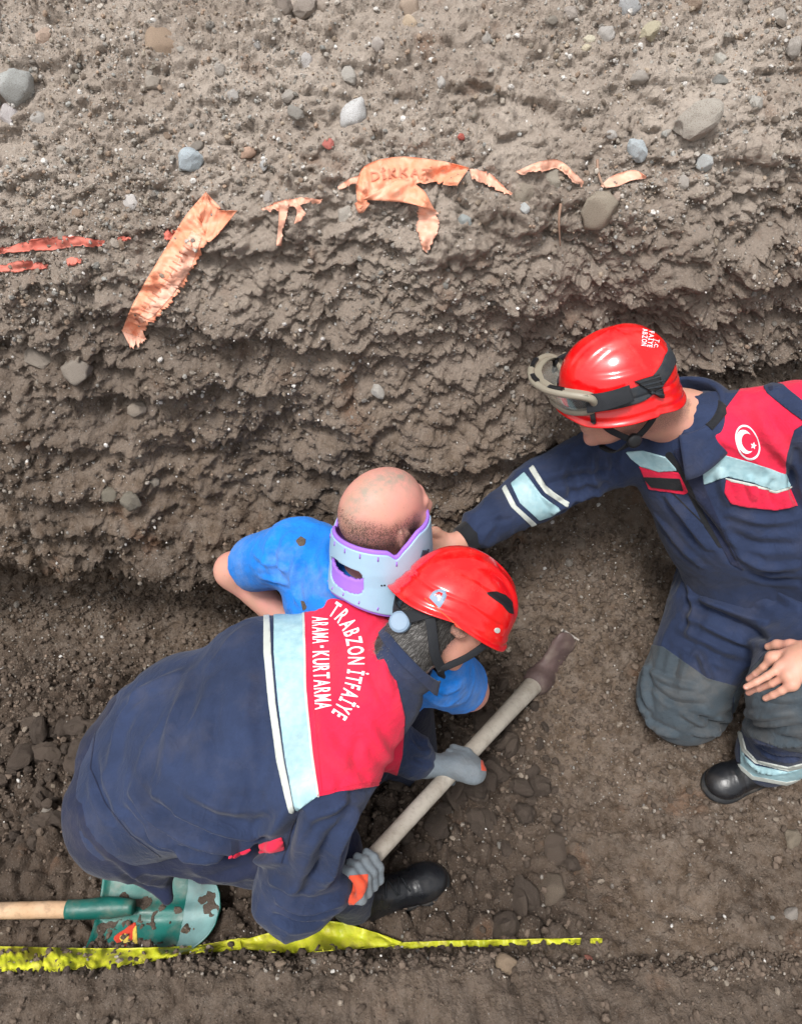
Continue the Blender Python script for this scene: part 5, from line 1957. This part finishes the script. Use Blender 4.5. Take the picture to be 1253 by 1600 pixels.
# knitted cuff
dw = nrm(r_wr - r_er)
v, t = tube([r_wr - dw * .075, r_wr - dw * .045, r_wr - dw * .012, r_wr + dw * .005], [.050, .044, .038, .036], 28)
link('cuff', mesh_np('cuff', v, t), M['black_fabric'], rj)
cax = nrm(np.array([-.42, -.05, .80]))
v, q = neck_collar(r_nb + np.array([.018, .006, -.012]), cax, nrm(rven * .9 + np.array([-.55, 0, -.2])), .090, .092, [(.95, -.02), (.98, .040), (1.02, .056), (1.18, .042), (1.48, -.016)], 28, 80, .20, .005)
rcol = link('collar', mesh_np('collar', v, q), M['navy'], rj)
CS = Surf(v, q)
add_panel(CS, 'collar_tab', pxpoly([(1078, 642), (1108, 612), (1140, 640), (1112, 672)]), M['black_fabric'], rcol, .0025)
# trousers
trp = [rc(r_pe + rlat * .09, r_pe - rlat * .09, .150, .150, .05), rc(hR_, kR + np.array([.0, .02, .03]), .150, .125, .06), rc(kR, kR + (aR - kR) * .5, .122, .105, .04), rc(kR + (aR - kR) * .5, aR, .105, .07, .04),
       rc(hL_, kL, .140, .112, .06), rc(kL, aL + np.array([0, 0, .05]), .110, .082, .04), rc(aL + np.array([0, 0, .06]), aL + np.array([-.01, -.005, .0]), .084, .078, .03)]
TSP = [([(1080, 930), (1140, 950), (1200, 975)], .008, .014), ([(1085, 945), (1150, 975), (1200, 1000)], -.007, .013), ([(1070, 960), (1130, 990), (1180, 1010)], .006, .014), ([(1050, 990), (1110, 1020), (1160, 1040)], -.005, .014),
       ([(1090, 1010), (1100, 1040), (1110, 1060)], .005, .012), ([(1000, 1090), (1020, 1130), (1060, 1150)], .007, .012), ([(1090, 1120), (1120, 1130), (1145, 1125)], -.008, .012), ([(1080, 1145), (1110, 1140), (1140, 1115)], .007, .010), ([(1020, 1030), (1010, 1070), (1015, 1110)], .006, .012), ([(1060, 1020), (1050, 1070)], -.004, .014),
       ([(1160, 1130), (1200, 1150), (1253, 1160)], .008, .012), ([(1150, 1100), (1180, 1130)], -.006, .012), ([(1165, 1180), (1190, 1200), (1230, 1205)], .005, .010), ([(1180, 1165), (1210, 1180), (1250, 1182)], -.006, .010), ([(1200, 900), (1220, 930), (1253, 950)], .006, .014), ([(1000, 1035), (1040, 1062), (1090, 1075)], .004, .010), ([(1010, 1060), (1050, 1095), (1100, 1100)], -.004, .010), ([(995, 1060), (1000, 1100), (1030, 1140)], -.004, .010), ([(1060, 1110), (1095, 1128), (1135, 1118)], .004, .009), ([(1155, 1110), (1190, 1118), (1240, 1110)], .004, .010), ([(1165, 1135), (1210, 1140), (1253, 1130)], -.004, .010), ([(1190, 1095), (1220, 1102), (1253, 1100)], -.003, .010), ([(1075, 905), (1085, 950), (1075, 1000)], .005, .014)]
RT = cloth(trp, .006, [(p, a * 3.3, w * .85) for p, a, w in TSP], 151, .006, .002, 2, stretch=((.6, .5, .3), 4.0, .010))
rt = link('trousers', mesh_np('trousers', RT.V, RT.T), M['navy'], rp_)
add_panel(RT, 'knee_patch', pxpoly([(960, 1010), (1000, 1005), (1035, 1010), (1070, 1035), (1105, 1060), (1150, 1072), (1143, 1090), (1140, 1150), (1110, 1180), (960, 1180)]), M['knee'], rt, .0024, face=-.6)
add_panel(RT, 'knee_patch', pxpoly([(1146, 1085), (1162, 1062), (1205, 1010), (1290, 1000), (1290, 1180), (1230, 1172), (1165, 1150), (1146, 1115)]), M['knee'], rt, .0026, face=-.3)
shin = [(1158, 1146), (1163, 1175), (1180, 1195), (1230, 1206), (1262, 1190)]
add_panel(RT, 'reflective_band', pxpoly([(1157, 1160), (1162, 1180), (1180, 1196), (1230, 1206), (1262, 1196), (1262, 1216), (1226, 1222), (1176, 1214), (1157, 1196)]), M['refl'], rt, .003)
add_panel(RT, 'narrow_band', pxline([(1156, 1146), (1163, 1172), (1180, 1190), (1230, 1201), (1275, 1190)], 2.6), M['white_band'], rt, .004)
add_panel(RT, 'narrow_band', pxline([(1155, 1196), (1176, 1214), (1228, 1223), (1275, 1214)], 2.6), M['white_band'], rt, .004)
zs = gz(.95, .89, .3)
shoe(rp_, (1.115, .955), (.855, .865), zs + .006, .12, .050)
shoe(rp_, (1.05, 1.55), (1.14, 1.66), gz(1.05, 1.50, .6) + .01, .09, .045)

# hands
tb = RT.bvh()
def onk(x, y, lift=.008):
    l_, n_ = hit(tb, x, y)
    if l_ is None:
        l_ = at_z(x, y, .55); n_ = np.array([0, 0, 1.0])
    return l_ + nrm(n_ * .6 + nrm(CAM - l_) * .4) * lift
kn = [onk(1210, 1034, .020), onk(1222, 1046, .022), onk(1232, 1058, .021), onk(1238, 1071, .018)]
tp = [onk(1172, 1062, .007), onk(1164, 1075, .007), onk(1172, 1083, .007), onk(1197, 1090, .007)]
wl = onk(1262, 1022, .034) + np.array([.045, .010, .012])
th = [wl + (kn[0] - wl) * .35, onk(1236, 1014, .018), onk(1216, 1012, .014), onk(1202, 1014, .010)]
rhl = flat_hand(wl, kn, tp, th, (-.1, -.5, .85))
rhl += [rc(wl, r_wl, .028, .030, .02)]
# reaching hand, palm towards the other man's collar
w0 = r_wr + dw * .02
fd = nrm(np.array([-.80, -.42, .02])); fs = nrm(np.array([.25, -.45, -.85])); fn = nrm(np.cross(fd, fs))
if fn[1] > 0:
    fn = -fn
kk = [w0 + fd * .085 + fs * o for o in (-.032, -.011, .011, .031)]
tt_ = [w0 + fd * (.165 + e) + fs * o for o, e in ((-.046, -.004), (-.014, .006), (.016, .0), (.042, -.02))]
rhr = flat_hand(w0, kk, tt_, [w0 + fd * .02 - fs * .02, w0 + fd * .05 - fs * .052, w0 + fd * .08 - fs * .066, w0 + fd * .105 - fs * .070], fn)
rhr += [rc(r_wr - dw * .03, w0, .029, .028, .02)]
hlo, hhi = box_of(rhead, .02)
b1 = box_of(rhl, .015); b2 = box_of(rhr, .015)


def r_attr(V):
    f, r, u = rlocal(V)
    near = np.linalg.norm(V - rcn, axis=1) < .19
    n = fbm(V, 60, 2, 4) * .006
    hair = near * sstep(.030, .004, f + n) * sstep(-.13, -.09, u + n) * (1 - .7 * sstep(-.025, .0, -np.abs(f + .01)) * sstep(.070, .078, np.abs(r)))
    ear = (np.abs(r) > .076) & near
    hair = np.where(ear, 0, hair)
    beard = near * sstep(-.03, -.06, u) * sstep(.0, .03, f) * .28
    return np.stack([np.clip(hair * .8 + beard, 0, 1), near * .15, hair * 0], 1)


build_body(rp_, 'body', rhead[:3] + rneck + rbody, [(rhead + rneck, hlo, hhi, .003), (rhl, b1[0], b1[1], .0026), (rhr, b2[0], b2[1], .0026)], M['skin2'], r_attr)
# finger nails
for i in range(4):
    nl = tp[i] + nrm(CAM - tp[i]) * .0066
    d_ = nrm(tp[i] - kn[i])
    v, f = ico(2)
    q3 = np.array([d_ * .0058, nrm(np.cross(d_, (0, 0, 1))) * .0048, nrm(CAM - tp[i]) * .0016])
    link('nail', mesh_np('nail', v @ q3 + nl, f), mat_nail if 'mat_nail' in globals() else M['skin1'], rp_)

# helmet with goggles
rh, RH, rpt = helmet(rp_, rcn, rF, rU, rR, .133, .114, .146)
def hq(f, r, u):
    return rcn + rF * f + rR * r + rU * u
rl = local(rcn, rF, rU, rR)
def bandg(V, x, y):
    f, r, u = rl(V)
    mid = .042 - .006 * sstep(-.02, .14, f) + .028 * sstep(.0, -.12, f)
    w = .0175
    return np.minimum(w - np.abs(u - mid), .125 - f)
strap_o = add_panel(RH, 'goggle_strap', bandg, M['elastic'], rh, .0035, .004, None)
sr_ = Surf(*RH.patch([bandg], .0035, .004, None))
add_panel(RH, 'strap_clip', pxpoly([(990, 596), (1026, 585), (1034, 624)]), M['black_plastic'], rh, .009, .009, .15)
for k in range(5):
    a = k / 5
    add_panel(RH, 'clip_rib', pxline([(996 + 6 * k, 597 + 4.6 * k), (1027 + 1.2 * k, 588 + 7 * k)], .9), M['elastic'], rh, .0112)
add_panel(RH, 'strap_keeper', pxline([(922, 621), (925, 640), (928, 660)], 3.2), M['black_plastic'], rh, .0075)
# white lettering near the crown
for body_, cv, hh in (('TRABZON', [(1001, 541), (1003, 522), (1003, 504)], 8), ('\u0130TFA\u0130YE', [(1010, 543), (1013, 524), (1014, 508)], 8), ('T.C.', [(1020, 544), (1024, 530)], 6)):
    v, t = px_text(RH, body_, cv[::-1], 1, hh, .0012, .02)
    if len(t):
        link('lettering', mesh_np('lettering', v, t, False), M['white_thread'], rh)
# goggles: curved frame, lens, vents, hanging at the brow
go = thing('goggles', hq(.17, 0, .0), 'khaki framed safety goggles strapped on the front of the red helmet', 'goggles')
def gp(a, u, rad=.0):
    """a degrees round the front, u height"""
    t = math.radians(a)
    rad = rad + .55 * u
    u = u * .9 + .004
    return hq(0, 0, 0) + rF * (.012 + (.150 + rad) * math.cos(t)) + rR * ((.128 + rad) * math.sin(t)) + rU * (u + .050)
loop = []
for k in range(48):
    w = 2 * math.pi * k / 48
    cx, sx = math.cos(w), math.sin(w)
    a = 58 * math.copysign(abs(cx) ** .55, cx)
    u = .040 * math.copysign(abs(sx) ** .6, sx)
    if sx < 0:
        u *= 1 - .35 * math.exp(-(a / 14) ** 2)
    loop.append((a, u - .004 + .004 * abs(a) / 58))
loop.append(loop[0])
ring1 = [gp(a, u, .004) for a, u in loop]
v, t = tube(ring1, .0085, 10, 120, False, 1.0, rF)
fr_ = link('frame', mesh_np('frame', v, t), M['goggle'], go)
rows_ = []
for j in range(9):
    e = j / 8
    rows_.append([gp(a * (.995), u * (.98), .003 - .022 * e) for a, u in loop])
R_ = np.array(rows_)
n_ = R_.shape[1]
ii = np.arange(9 * n_).reshape(9, n_)
q = np.stack([ii[:-1, :-1], ii[:-1, 1:], ii[1:, 1:], ii[1:, :-1]], -1).reshape(-1, 4)
V1 = R_.reshape(-1, 3)
nn_ = vnormals(V1, q)
link('skirt', mesh_np('skirt', np.concatenate([V1 + nn_ * .0012, V1 - nn_ * .0012]), np.concatenate([q, q[:, ::-1] + len(V1)])), M['goggle'], go)
gl_v, gl_f = [], []
A_, U_ = 25, 9
for i in range(A_):
    for j in range(U_):
        a = -56 + 112 * i / (A_ - 1); u = -.036 + .072 * j / (U_ - 1)
        gl_v.append(gp(a, u, .006))
ii = np.arange(A_ * U_).reshape(A_, U_)
q = np.stack([ii[:-1, :-1], ii[1:, :-1], ii[1:, 1:], ii[:-1, 1:]], -1).reshape(-1, 4)
g1 = np.array(gl_v); nn_ = vnormals(g1, q)
link('lens', mesh_np('lens', np.concatenate([g1 + nn_ * .0008, g1 - nn_ * .0008]), np.concatenate([q, q[:, ::-1] + len(g1)])), M['lens'], go)
for a in (-30, 0, 30):
    pts = [gp(a - 7, .046, -.004), gp(a, .0465, -.004), gp(a + 7, .046, -.004)]
    v, t = ribbon(pts, [rU] * 3, .010, .006, 8)
    link('vent', mesh_np('vent', v, t), M['black_plastic'], go)
for sg in (-1, 1):
    pts = [gp(sg * 52, .002, .006), gp(sg * 64, .003, .004), gp(sg * 76, .004, -.002), gp(sg * 88, .006, -.006)]
    v, t = ribbon(pts, [nrm(p - rcn) for p in pts], [.040, .038, .036, .035], .006, 16)
    link('strap_anchor', mesh_np('strap_anchor', v, t), M['strap'], go)
# chin strap with ratchet
for sg in (-1, 1):
    pts = [hq(.075, sg * .088, -.012), hq(.055, sg * .079, -.042), hq(.022, sg * .072, -.075), hq(.0, sg * .068, -.094)]
    v, t = ribbon(pts, [nrm(sg * rR)] * 4, .014, .003, 20)
    link('chin_strap', mesh_np('chin_strap', v, t), M['strap'], rh)
    pts = [hq(-.055, sg * .088, -.012), hq(-.040, sg * .080, -.050), hq(-.015, sg * .073, -.080), hq(.0, sg * .068, -.094), hq(.035, sg * .045, -.124), hq(.05, 0, -.132)]
    v, t = ribbon(pts, [nrm(sg * rR)] * 4 + [nrm(sg * rR * .5 - rU), -rU], .015, .003, 30)
    link('chin_strap', mesh_np('chin_strap', v, t), M['strap'], rh)
    b0 = hq(.0, sg * .070, -.092)
    ax_ = nrm(sg * rR + .1 * rU)
    v, t = tube([b0 - ax_ * .004, b0 + ax_ * .004, b0 + ax_ * .009, b0 + ax_ * .011], [.016, .018, .015, .009], 18)
    link('ratchet', mesh_np('ratchet', v, t), M['black_plastic'], rh)

# ------------------------------------------------------------ mattock
mk = thing('mattock', HB, 'mattock with a grey weathered wooden handle gripped by the crouching rescuer', 'mattock')
pts = [HA + HD * HL * t for t in np.linspace(0, 1, 12)]
pts = [p + np.array([0, 0, .004 * math.sin(3 * i / 11)]) for i, p in enumerate(pts)]
v, t = tube(pts, [.0195, .0200, .0210, .0220, .0235, .026, .030], 22, 60, True, .86)
N = vnormals(v, t)
v = v + N * (.0008 * fbm(v, 60, 3, 2))[:, None]
link('handle', mesh_np('handle', v, t), M['wood_grey'], mk)
side = nrm(np.cross(HD, (0, 0, 1)))
upn = nrm(np.cross(side, HD))
edge_c = at_depth(893, 990, proj(HB)[2] + .02)
bd = nrm(edge_c - (HB + HD * .03)); bl_ = np.linalg.norm(edge_c - (HB + HD * .03))
bw = nrm(np.array([.75, 0, -.66])); bw = nrm(bw - bd * (bw @ bd)); bt = np.cross(bd, bw)
c0 = HB + HD * .02
hd = [rc(c0 - HD * .03, c0 + HD * .04, .044, .041, .02), rc(c0, c0 - bd * .07, .030, .014, .03)]
for k in range(6):
    e0 = k / 5
    cc = c0 + bd * (bl_ * (.15 + .80 * e0)) - HD * .02 * e0 ** 2
    hd.append(el(cc, (.026 - .004 * e0, .034 + .006 * e0, .013 - .006 * e0), (bd, bw, bt), .02))
v, q = solid(hd, .004, sm=1)
N = vnormals(v, q)
v = v + N * (.003 * fbm(v, 40, 4, 12))[:, None]
hdo = link('head', mesh_np('head', v, q), M['iron'], mk)
ec = c0 + bd * bl_ * .99
v, t = ribbon([ec - bw * .038, ec, ec + bw * .038], [bt] * 3, .010, .008, 8)
link('cutting_edge', mesh_np('cutting_edge', v, t), M['iron_edge'], hdo)

# ------------------------------------------------------------ shovel lying at the foot of the near bank
sz = .062
s_a, s_b = at_z(-60, 1424, sz + .03), at_z(112, 1421, sz + .035)
s_c, s_d = at_z(172, 1418, sz + .03), at_z(338, 1424, sz)
sh = thing('shovel', s_b, 'green bladed round shovel with pale wooden handle lying by the yellow tape', 'shovel')
dirx = nrm(s_d - s_a); dirx[2] = 0; dirx = nrm(dirx)
diry = np.array([-dirx[1], dirx[0], 0])
v, t = tube([s_a - dirx * .75 + np.array([0, 0, .03]), s_a - dirx * .3, s_a, s_b, s_b + dirx * .04], [.0185, .0195, .020, .0205, .0195], 18, 70)
N = vnormals(v, t)
v = v + N * (.0012 * fbm(v, 50, 3, 4))[:, None]
link('handle', mesh_np('handle', v, t), M['wood_tan'], sh)
v, t = tube([s_b - dirx * .010, s_b + dirx * .03, s_c, s_c + dirx * .06], [.0225, .0235, .026, .018], 20, 20)
link('socket', mesh_np('socket', v, t), M['green'], sh)
bx0, bx1 = at_z(152, 1424, sz), at_z(345, 1424, sz)
Lb = np.linalg.norm(bx1 - bx0)
nu, nv_ = 48, 36
hw = .105
BV = []
for i in range(nu + 1):
    u = i / nu
    half = hw * (1 - max(0, (u - .62) / .38) ** 2.2) ** .5 if u > .62 else hw * (1 - .05 * max(0, .1 - u) / .1)
    half = max(half, .0005)
    for j in range(nv_ + 1):
        w = (j / nv_ * 2 - 1)
        z = sz - .028 * (1 - (w) ** 2) * (1 - .35 * u) + .018 * math.exp(-(w * half / .016) ** 2) * (1 - u) ** .6 * (u < .98) + .012
        z += .014 * math.exp(-(u / .03) ** 2) * (abs(w) > .22)
        BV.append(bx0 + dirx * u * Lb + diry * w * half + np.array([0, 0, z - bx0[2]]))
BV = np.array(BV)
ii = np.arange((nu + 1) * (nv_ + 1)).reshape(nu + 1, nv_ + 1)
q = np.stack([ii[:-1, :-1], ii[1:, :-1], ii[1:, 1:], ii[:-1, 1:]], -1).reshape(-1, 4)
nn_ = vnormals(BV, q)
SB = Surf(BV + nn_ * .0012, q)
n0 = len(BV)
rim = list(ii[:, 0]) + list(ii[-1, 1:]) + list(ii[::-1, -1][1:]) + list(ii[0, ::-1][1:])
rq = np.array([(rim[i + 1], rim[i], rim[i] + n0, rim[i + 1] + n0) for i in range(len(rim) - 1)])
bl = link('blade', mesh_np('blade', np.concatenate([BV + nn_ * .0012, BV - nn_ * .0012]), np.concatenate([q, q[:, ::-1] + n0, rq])), M['green'], sh)
ld = lambda V: ((V - bx0) @ dirx, (V - bx0) @ diry)
def worn(V, x, y):
    a, b = ld(V)
    return a - .70 * Lb + .004 * fbm(V, 60, 2, 2)
add_panel(SB, 'worn_tip', worn, M['green_worn'], bl, .0006, .0003, None)
def mudg(V, x, y):
    a, b = ld(V)
    return fbm(V, 22, 4, 66) - .16 - .10 * sstep(.02, .08, np.abs(b)) + .10 * np.exp(-((a - .06) / .05) ** 2)
add_panel(SB, 'dried_mud', mudg, M['clod'], bl, .0016, .001, None, kind='stuff')
add_panel(SB, 'sticker', pxpoly([(177, 1466), (184, 1459), (196, 1452), (208, 1441), (213, 1441), (215, 1480), (186, 1478)]), M['sticker_red'], bl, .001, .0005, None)
add_panel(SB, 'sticker_mark', pxpoly([(186, 1465), (196, 1458), (204, 1462), (200, 1466), (206, 1474), (192, 1474)]), M['sticker_yellow'], bl, .0018, .0005, None)
add_panel(SB, 'sticker_edge', pxpoly([(208, 1453), (214, 1445), (216, 1480), (208, 1480)]), M['sticker_yellow'], bl, .0018, .0005, None)

# ------------------------------------------------------------ tapes
def strip(name, top_px, bot_px, m, lift=.010, seg=60, rows=10, thick=.0012, fray=0.0, seed=0, label=None, parent=None, crumple=.004, fray_top=0.0, dist=None):
    """plastic strip between two pixel edges, laid on the ground surface with a little slack"""
    r = np.random.default_rng(seed)
    A, B = catmull(top_px, seg), catmull(bot_px, seg)
    V = []
    def tear(amount):
        a_ = np.abs(np.convolve(r.normal(size=seg + 30), np.ones(9) / 9, 'same')[:seg]) * 1.9
        b_ = np.abs(np.convolve(r.normal(size=seg + 30), np.ones(3) / 3, 'same')[:seg]) * .35
        c_ = (r.random(seg) < .07) * r.exponential(.7, seg)
        return (a_ + b_ + c_) * amount
    fr, ft = tear(fray), tear(fray_top)
    for i in range(seg):
        d = (B[i] - A[i]); L = np.hypot(*d) + 1e-6
        a = A[i] + d / L * min(ft[i], L * .4)
        b = B[i] - d / L * (min(fr[i], L * .6) - fray * .4)
        for j in range(rows + 1):
            V.append(a + (b - a) * j / rows)
    V = np.array(V)
    W = np.array([ghit(x, y)[0] if ghit(x, y)[0] is not None else at_z(x, y, .1) for x, y in V])
    dep = np.linalg.norm(W - CAM, axis=1).reshape(seg, rows + 1)
    for _ in range(14):                                             # drape: keep to the nearer side, smoothed
        p = np.pad(dep, 1, mode='edge')
        s_ = (p[:-2, 1:-1] + p[2:, 1:-1] + p[1:-1, :-2] + p[1:-1, 2:]) / 4
        dep = np.minimum(dep, s_ + .001)
    dep = dep.ravel() - lift + crumple * fbm(np.stack([V[:, 0] / 60, V[:, 1] / 60, V[:, 0] * 0 + seed], 1), 1.6, 3, seed)
    P3 = np.array([CAM + ray(x, y) * d for (x, y), d in zip(V, dep)])
    ii = np.arange(seg * (rows + 1)).reshape(seg, rows + 1)
    q = np.stack([ii[:-1, :-1], ii[:-1, 1:], ii[1:, 1:], ii[1:, :-1]], -1).reshape(-1, 4)
    n = vnormals(P3, q)
    if np.mean(np.sum(n * (CAM - P3), 1)) < 0:
        q = q[:, ::-1]; n = -n
    k = len(P3)
    rim = list(ii[:, 0]) + list(ii[-1, 1:]) + list(ii[::-1, -1][1:]) + list(ii[0, ::-1][1:])
    rq = np.array([(rim[i + 1], rim[i], rim[i] + k, rim[i + 1] + k) for i in range(len(rim) - 1)])
    me = mesh_np(name, np.concatenate([P3 + n * thick / 2, P3 - n * thick / 2]), np.concatenate([q, q[:, ::-1] + k, rq]))
    o = link(name, me, m, parent)
    if label:
        o['label'] = label; o['category'] = 'tape'
        if 'orange' in label:
            o['group'] = 'torn orange tape on the trench wall'
    return o, Surf(P3 + n * thick / 2, q)


# long strip hanging on the left
t1, S1 = strip('warning_tape', [(322, 300), (290, 338), (255, 395), (225, 445), (206, 480), (191, 517)], [(346, 326), (325, 375), (301, 425), (275, 465), (245, 500), (214, 526)], M['orange_tape'], .012, 150, 12, fray=6, seed=3,
              label='long frayed orange strip of warning tape hanging slanted on the trench wall')
f1_, _ = strip('folded_flap', [(322, 299), (330, 318), (344, 328), (371, 329)], [(312, 330), (316, 350), (324, 378), (338, 370)], M['orange_tape'], .019, 30, 8, fray=2, seed=5, parent=t1)
f2_, _ = strip('frayed_end', [(190, 515), (204, 520), (222, 515)], [(202, 538), (208, 546), (230, 532)], M['orange_pale'], .011, 40, 6, fray=9, seed=6, parent=t1)
add_panel(S1, 'printed_line', pxpoly([(300, 360), (316, 372), (300, 418), (270, 462), (240, 495), (222, 505), (216, 498), (245, 462), (275, 418)]), M['orange_pale'], t1, .0012, .0002, None)
for k in range(16):
    u = k / 15
    x0, y0 = 302 - 82 * u, 375 + 122 * u
    add_panel(S1, 'print_stroke', pxline([(x0 - 9, y0 + 1), (x0 + 2, y0 + 8)] if k % 3 else [(x0 - 10, y0), (x0 - 3, y0 + 3), (x0 - 1, y0 + 9)], 1.0), M['tape_ink'], t1, .002, .0002, None)
# small scrap in the middle
t2, _ = strip('warning_tape', [(408, 326), (435, 314), (470, 308), (505, 309)], [(412, 330), (436, 330), (462, 322), (500, 318)], M['orange_pale'], .010, 50, 6, fray=4, fray_top=2, seed=8, label='small torn scrap of orange tape with two dangling tails')
strip('tail', [(436, 318), (436, 345), (432, 384)], [(452, 318), (446, 348), (440, 384)], M['orange_pale'], .011, 24, 4, fray=3, seed=9, parent=t2)
strip('tail', [(456, 318), (464, 330), (460, 350)], [(466, 318), (478, 334), (474, 344)], M['orange_pale'], .012, 20, 4, fray=3, seed=10, parent=t2)
# large crumpled piece
t3, S3 = strip('warning_tape', [(556, 290), (572, 258), (625, 245), (690, 252), (733, 262)], [(560, 328), (580, 312), (622, 312), (655, 288), (714, 290)], M['orange_tape'], .016, 80, 14, fray=3, seed=12, crumple=.009,
              label='large crumpled orange tape with printed letters, its end folded down over the wall')
strip('folded_flap', [(566, 312), (600, 314), (640, 318), (680, 330)], [(622, 280), (640, 282), (652, 290), (664, 300)], M['orange_tape'], .024, 30, 8, seed=13, parent=t3)
strip('hanging_tail', [(652, 320), (648, 350), (655, 385)], [(682, 325), (686, 352), (668, 396)], M['orange_pale'], .013, 40, 8, fray=4, fray_top=5, seed=14, parent=t3)
strip('torn_end', [(528, 292), (545, 280), (566, 272)], [(530, 297), (548, 291), (566, 284)], M['orange_pale'], .011, 24, 4, fray=3, seed=15, parent=t3)
strip('torn_end', [(733, 263), (762, 268), (785, 288), (802, 300)], [(738, 282), (760, 288), (778, 298), (798, 306)], M['orange_pale'], .011, 40, 5, fray=5, fray_top=3, seed=16, parent=t3)
strip('corner', [(554, 318), (560, 332), (568, 332)], [(566, 310), (574, 316), (578, 318)], M['orange_tape'], .016, 14, 4, seed=17, parent=t3)
pv_, pt_ = px_text(S3, 'D\u0130KKAT', [(580, 284), (625, 277), (675, 279)], 1, 14, .003, .02)
if len(pt_):
    link('lettering', mesh_np('lettering', pv_, pt_, False), M['tape_ink'], t3)
# right scraps
t4, _ = strip('warning_tape', [(806, 268), (845, 252), (872, 250), (895, 268), (912, 284)], [(812, 272), (842, 272), (868, 262), (890, 280), (908, 294)], M['orange_pale'], .012, 50, 5, fray=4, seed=18, label='torn orange tape scrap curling over a round stone')
t5, _ = strip('warning_tape', [(938, 290), (958, 274), (990, 266), (1010, 276)], [(942, 293), (965, 291), (986, 282), (1008, 279)], M['orange_pale'], .013, 30, 5, seed=19, label='leaf shaped orange tape scrap beside a thin root')
# red plastic showing through the soil
for k, (tp_, bt_, lb) in enumerate((([(0, 383), (60, 372), (110, 368), (165, 374)], [(0, 397), (50, 394), (110, 388), (162, 384)], 'long streak of red plastic in the wall above the shorter red streak'),
                                  ([(-10, 415), (40, 406), (75, 412)], [(-10, 428), (40, 424), (74, 419)], 'shorter streak of red plastic in the wall below the long red streak'),
                                  ([(105, 405), (115, 401), (128, 404)], [(106, 414), (116, 414), (127, 411)], 'tiny red plastic bit below the long red streak in the wall'),
                                  ([(183, 371), (193, 369), (205, 370)], [(184, 376), (194, 376), (204, 374)], 'tiny red plastic bit between the long red streak and the hanging orange strip'),
                                  ([(256, 362), (265, 357), (276, 360)], [(258, 374), (266, 375), (274, 370)], 'red plastic bit touching the hanging orange strip on the wall'))):
    o, _ = strip('red_plastic_strip', tp_, bt_, M['red_tape'], .006, 40, 6, .003, fray=3, fray_top=3, seed=30 + k, label=lb, crumple=.003)
    o['category'] = 'plastic'
    o['group'] = 'red plastic in the wall'
# roots
for pts_, lb in (([(933, 250), (934, 268), (941, 288), (948, 294)], 'short thin root standing beside the leaf shaped tape scrap'), ([(876, 318), (873, 345), (875, 384)], 'thin pale root hanging straight down the trench wall')):
    P3 = []
    for x, y in pts_:
        l_, n_ = ghit(x, y)
        P3.append(l_ + nrm(CAM - l_) * .016)
    v, t = tube(P3, [.0032, .003, .0022, .0014], 7, 24)
    o = link('root', mesh_np('root', v, t), M['twig'], None, label=lb, category='root')
# yellow tape along the foot of the near bank
y1, _ = strip('yellow_tape', [(-40, 1478), (50, 1480), (160, 1482), (300, 1478), (380, 1466), (440, 1470)], [(-40, 1517), (60, 1518), (150, 1516), (240, 1502), (300, 1490), (440, 1482)], M['yellow_tape'], .012, 200, 10, .0016, fray=6, seed=40,
              label='yellow plastic warning tape half covered by soil along the near bank', crumple=.006)
strip('bulging_fold', [(375, 1470), (420, 1458), (470, 1448), (520, 1440), (580, 1455), (628, 1472)], [(378, 1482), (430, 1488), (480, 1488), (530, 1484), (590, 1480), (626, 1476)], M['yellow_tape'], .030, 70, 10, .0016, seed=41, parent=y1, crumple=.014)
strip('thin_end', [(600, 1474), (700, 1470), (800, 1468), (908, 1466)], [(600, 1482), (700, 1480), (800, 1478), (906, 1475)], M['yellow_tape'], .008, 120, 4, .0016, fray=3, seed=42, parent=y1, crumple=.002)
strip('thin_end', [(922, 1467), (932, 1466), (941, 1467)], [(922, 1474), (932, 1474), (940, 1473)], M['yellow_tape'], .006, 16, 4, .0016, fray=2, seed=43, parent=y1, crumple=.002)

# crumbs of the bank fallen over the tape
for k in range(70):
    u = k / 69
    x = -20 + 900 * u + rng.uniform(-8, 8)
    yl = np.interp(x, [-20, 150, 300, 440, 600, 900], [1519, 1518, 1492, 1485, 1484, 1477]) + rng.uniform(-4, 5)
    l_, n_ = ghit(x, yl)
    if l_ is None:
        continue
    put(CLODS, 'clod', l_ + nrm(CAM - l_) * .010, nrm(n_ + rng.normal(size=3) * .5), rng.uniform(.004, .011), int(rng.integers(7)), flat=rng.uniform(.7, 1.2), sink=.3)
